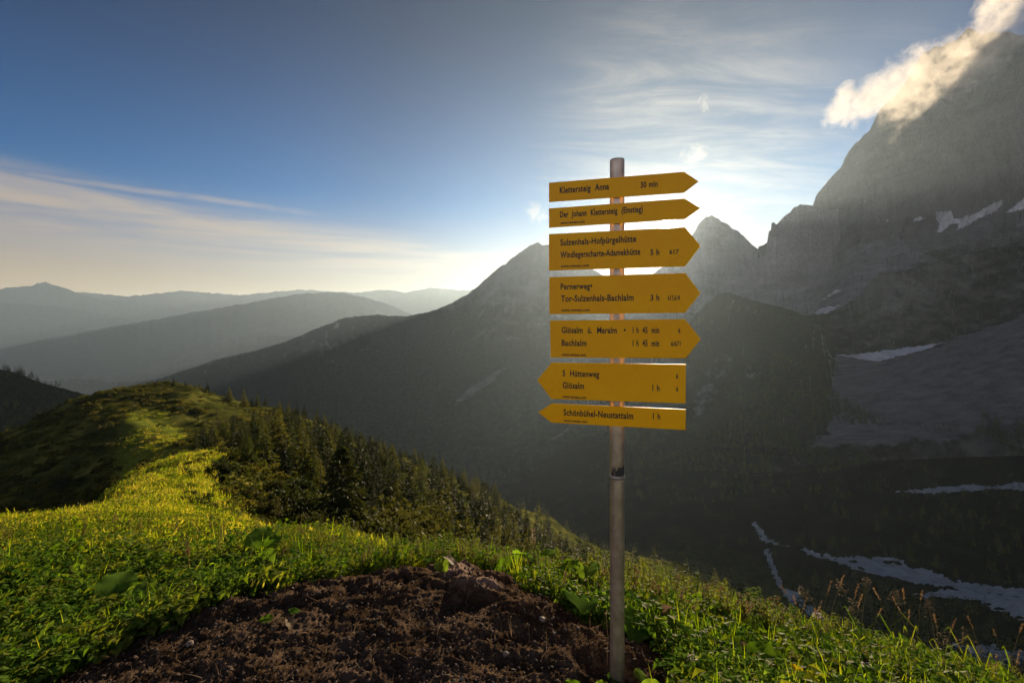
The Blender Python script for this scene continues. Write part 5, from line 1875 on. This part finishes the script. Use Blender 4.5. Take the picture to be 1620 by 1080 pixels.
# tall flowering grasses on the right bank ---------------------------------
def tall_grass(px_, py_, Yt, seed, label, kind):
    r = random.Random(seed)
    lean = r.uniform(-.10, .10)
    Xt = (px_ - CX) / FPX * Yt
    zt_ = (CY - py_) / FPX * Yt
    X = Xt - lean * 1.4
    gz = ground_z(X, Yt)
    H = zt_ - gz
    if H < 0.08:
        H = 0.12
    root = bpy.data.objects.new("tall_grass", None)
    COL.objects.link(root)
    root.location = (X, Yt, gz)
    pts = [Vector((lean * 1.4 * t * t, r.uniform(-.004, .004), H * t)) for t in (0, 0.3, 0.6, 0.85, 1.0)]
    pts[0].z = -0.02
    g = Geo()
    g.tube(pts, [0.0015, 0.0013, 0.0011, 0.0009, 0.0006], 0, 4)
    new_obj("stem", g.mesh("stem", [M['stem']], True), root)
    g = Geo()
    hl = r.uniform(0.045, 0.085)
    ax = (pts[-1] - pts[-2]).normalized()
    if kind == 0:       # tight spike
        for q in range(34):
            f = r.random()
            d = (rdir(r, 0.0) + ax * 1.6).normalized()
            g.kite(pts[-1] - ax * hl * f, d, d.cross(rdir(r)).normalized(), 0.009, 0.0024, 0)
    else:               # loose, nodding panicle
        for q in range(26):
            f = r.random()
            d = (rdir(r, -0.2) + ax * 0.8).normalized()
            p = pts[-1] - ax * hl * 1.5 * f
            e = p + d * 0.02 * (0.4 + f)
            g.strip([p, e], [0.0004, 0.0003], d.cross(Z).normalized(), 0)
            g.kite(e, (d - Z * 0.6).normalized(), d.cross(Z).normalized(), 0.011, 0.0028, 0)
    new_obj("seed_head", g.mesh("seed_head", [M['seed']]), root)
    for q in range(r.choice((1, 2, 2, 3))):
        g = Geo()
        t = r.uniform(0.12, 0.55)
        p = Vector((lean * 1.4 * t * t, 0, H * t))
        d = rdir(r, 0.9)
        l = r.uniform(0.08, 0.16)
        g.strip([p, p + d * l * .5, p + d * l * .8 + Z * 0.0, p + Vector((d.x, d.y, 0.3 * d.z)) * l * 1.15], [0.0022, 0.0024, 0.0018, 0], d.cross(Z).normalized(), 0)
        new_obj("blade", g.mesh("blade", [M['grass']]), root)
    tag(root, label, "grass stalk", "tall grasses on the right bank")


for k, (px_, py_) in enumerate([(1268, 928), (1277, 946), (1316, 919), (1324, 914), (1335, 911), (1359, 923), (1372, 914), (1381, 929), (1412, 943), (1417, 934), (1428, 930), (1459, 934), (1466, 950), (1478, 971), (1513, 979), (1524, 992), (1531, 974), (1571, 995), (1538, 1011), (1511, 1006), (1617, 986), (1601, 1040), (1613, 1028), (1577, 1036), (1200, 945), (1236, 925), (1255, 942), (1245, 960), (1192, 958), (1300, 950), (1347, 945), (1395, 960), (1440, 965), (1490, 1000), (1364, 940), (1289, 962)]):
    lab = "tall flowering grass stalk on the right bank, standing against the dark valley"
    tall_grass(px_, py_, 2.25 + 0.5 * ((k * 37) % 10) / 10, 700 + k, lab, 1 if k % 3 == 0 else 0)

# thin dead stalks standing in the earth
for k, (px_, Yt, h, lab) in enumerate([(796, 2.62, 0.17, "thin dead stalk upright in the middle of the earth"), (836, 2.3, 0.09, "short dead stalk in the earth left of the pole"), (960, 2.2, 0.24, "dry stalk with a small head standing close against the left of the pole")]):
    X = (px_ - CX) / FPX * Yt
    g = Geo()
    g.tube([Vector((0, 0, -0.01)), Vector((0.006, 0, h * .5)), Vector((-0.004, 0.003, h))], [0.0016, 0.0013, 0.001], 0, 4)
    for q in range(10):
        d = rdir(R_, 0.8)
        g.kite(Vector((-0.004, 0.003, h * R_.uniform(.93, 1.0))), d, d.cross(Z).normalized(), 0.008, 0.002, 0)
    o = new_obj("dead_stalk", g.mesh("dead_stalk", [M['straw']], True))
    o.location = (X, Yt, ground_z(X, Yt))
    tag(o, lab, "stalk")

# a pale flower head and a tuft of yellowed leaves in the right bank
def small_flower(px_, py_, Yt, label):
    X = (px_ - CX) / FPX * Yt
    gz = ground_z(X, Yt)
    H = max(0.1, (CY - py_) / FPX * Yt - gz)
    root = bpy.data.objects.new("umbel_flower", None)
    COL.objects.link(root)
    root.location = (X, Yt, gz)
    g = Geo()
    g.tube([Vector((0, 0, -0.02)), Vector((0.004, 0, H * .6)), Vector((0, 0, H))], [0.002, 0.0017, 0.0013], 0, 4)
    new_obj("stem", g.mesh("stem", [M['stem']], True), root)
    g = Geo()
    for q in range(46):
        d = rdir(R_, R_.uniform(0.15, 0.9))
        e = Vector((0, 0, H - 0.012)) + d * 0.024
        g.kite(e, rdir(R_, 0.3), Vector((R_.random(), R_.random(), 0.4)).normalized(), 0.007, 0.003, 0)
    new_obj("flower_head", g.mesh("flower_head", [M['petal']]), root)
    tag(root, label, "flower")


small_flower(1294, 972, 2.6, "pale pink flat flower head above the grass on the right bank")
small_flower(1372, 1052, 2.2, "small pale flower head low in the lower right grass")
small_flower(1096, 1052, 2.15, "round pale clover head in the grass right of the pole")
root = bpy.data.objects.new("yellow_plant", None)
COL.objects.link(root)
Yt = 2.12
X = (1268 - CX) / FPX * Yt
root.location = (X, Yt, ground_z(X, Yt) + 0.03)
for q in range(6):
    o = bpy.data.objects.new("leaf", None) if False else new_obj("leaf", big_leaf(800 + q, 0.05, 0.045), root)
    o.data.materials.clear()
    o.data.materials.append(M['yellowleaf'])
    o.rotation_euler = (R_.uniform(-.5, .5), R_.uniform(-.9, -.2), q * 1.05)
    o.location = (0, 0, 0.02 + 0.012 * (q % 3))
tag(root, "bright yellow leaved little plant at the bottom of the right grass", "plant")
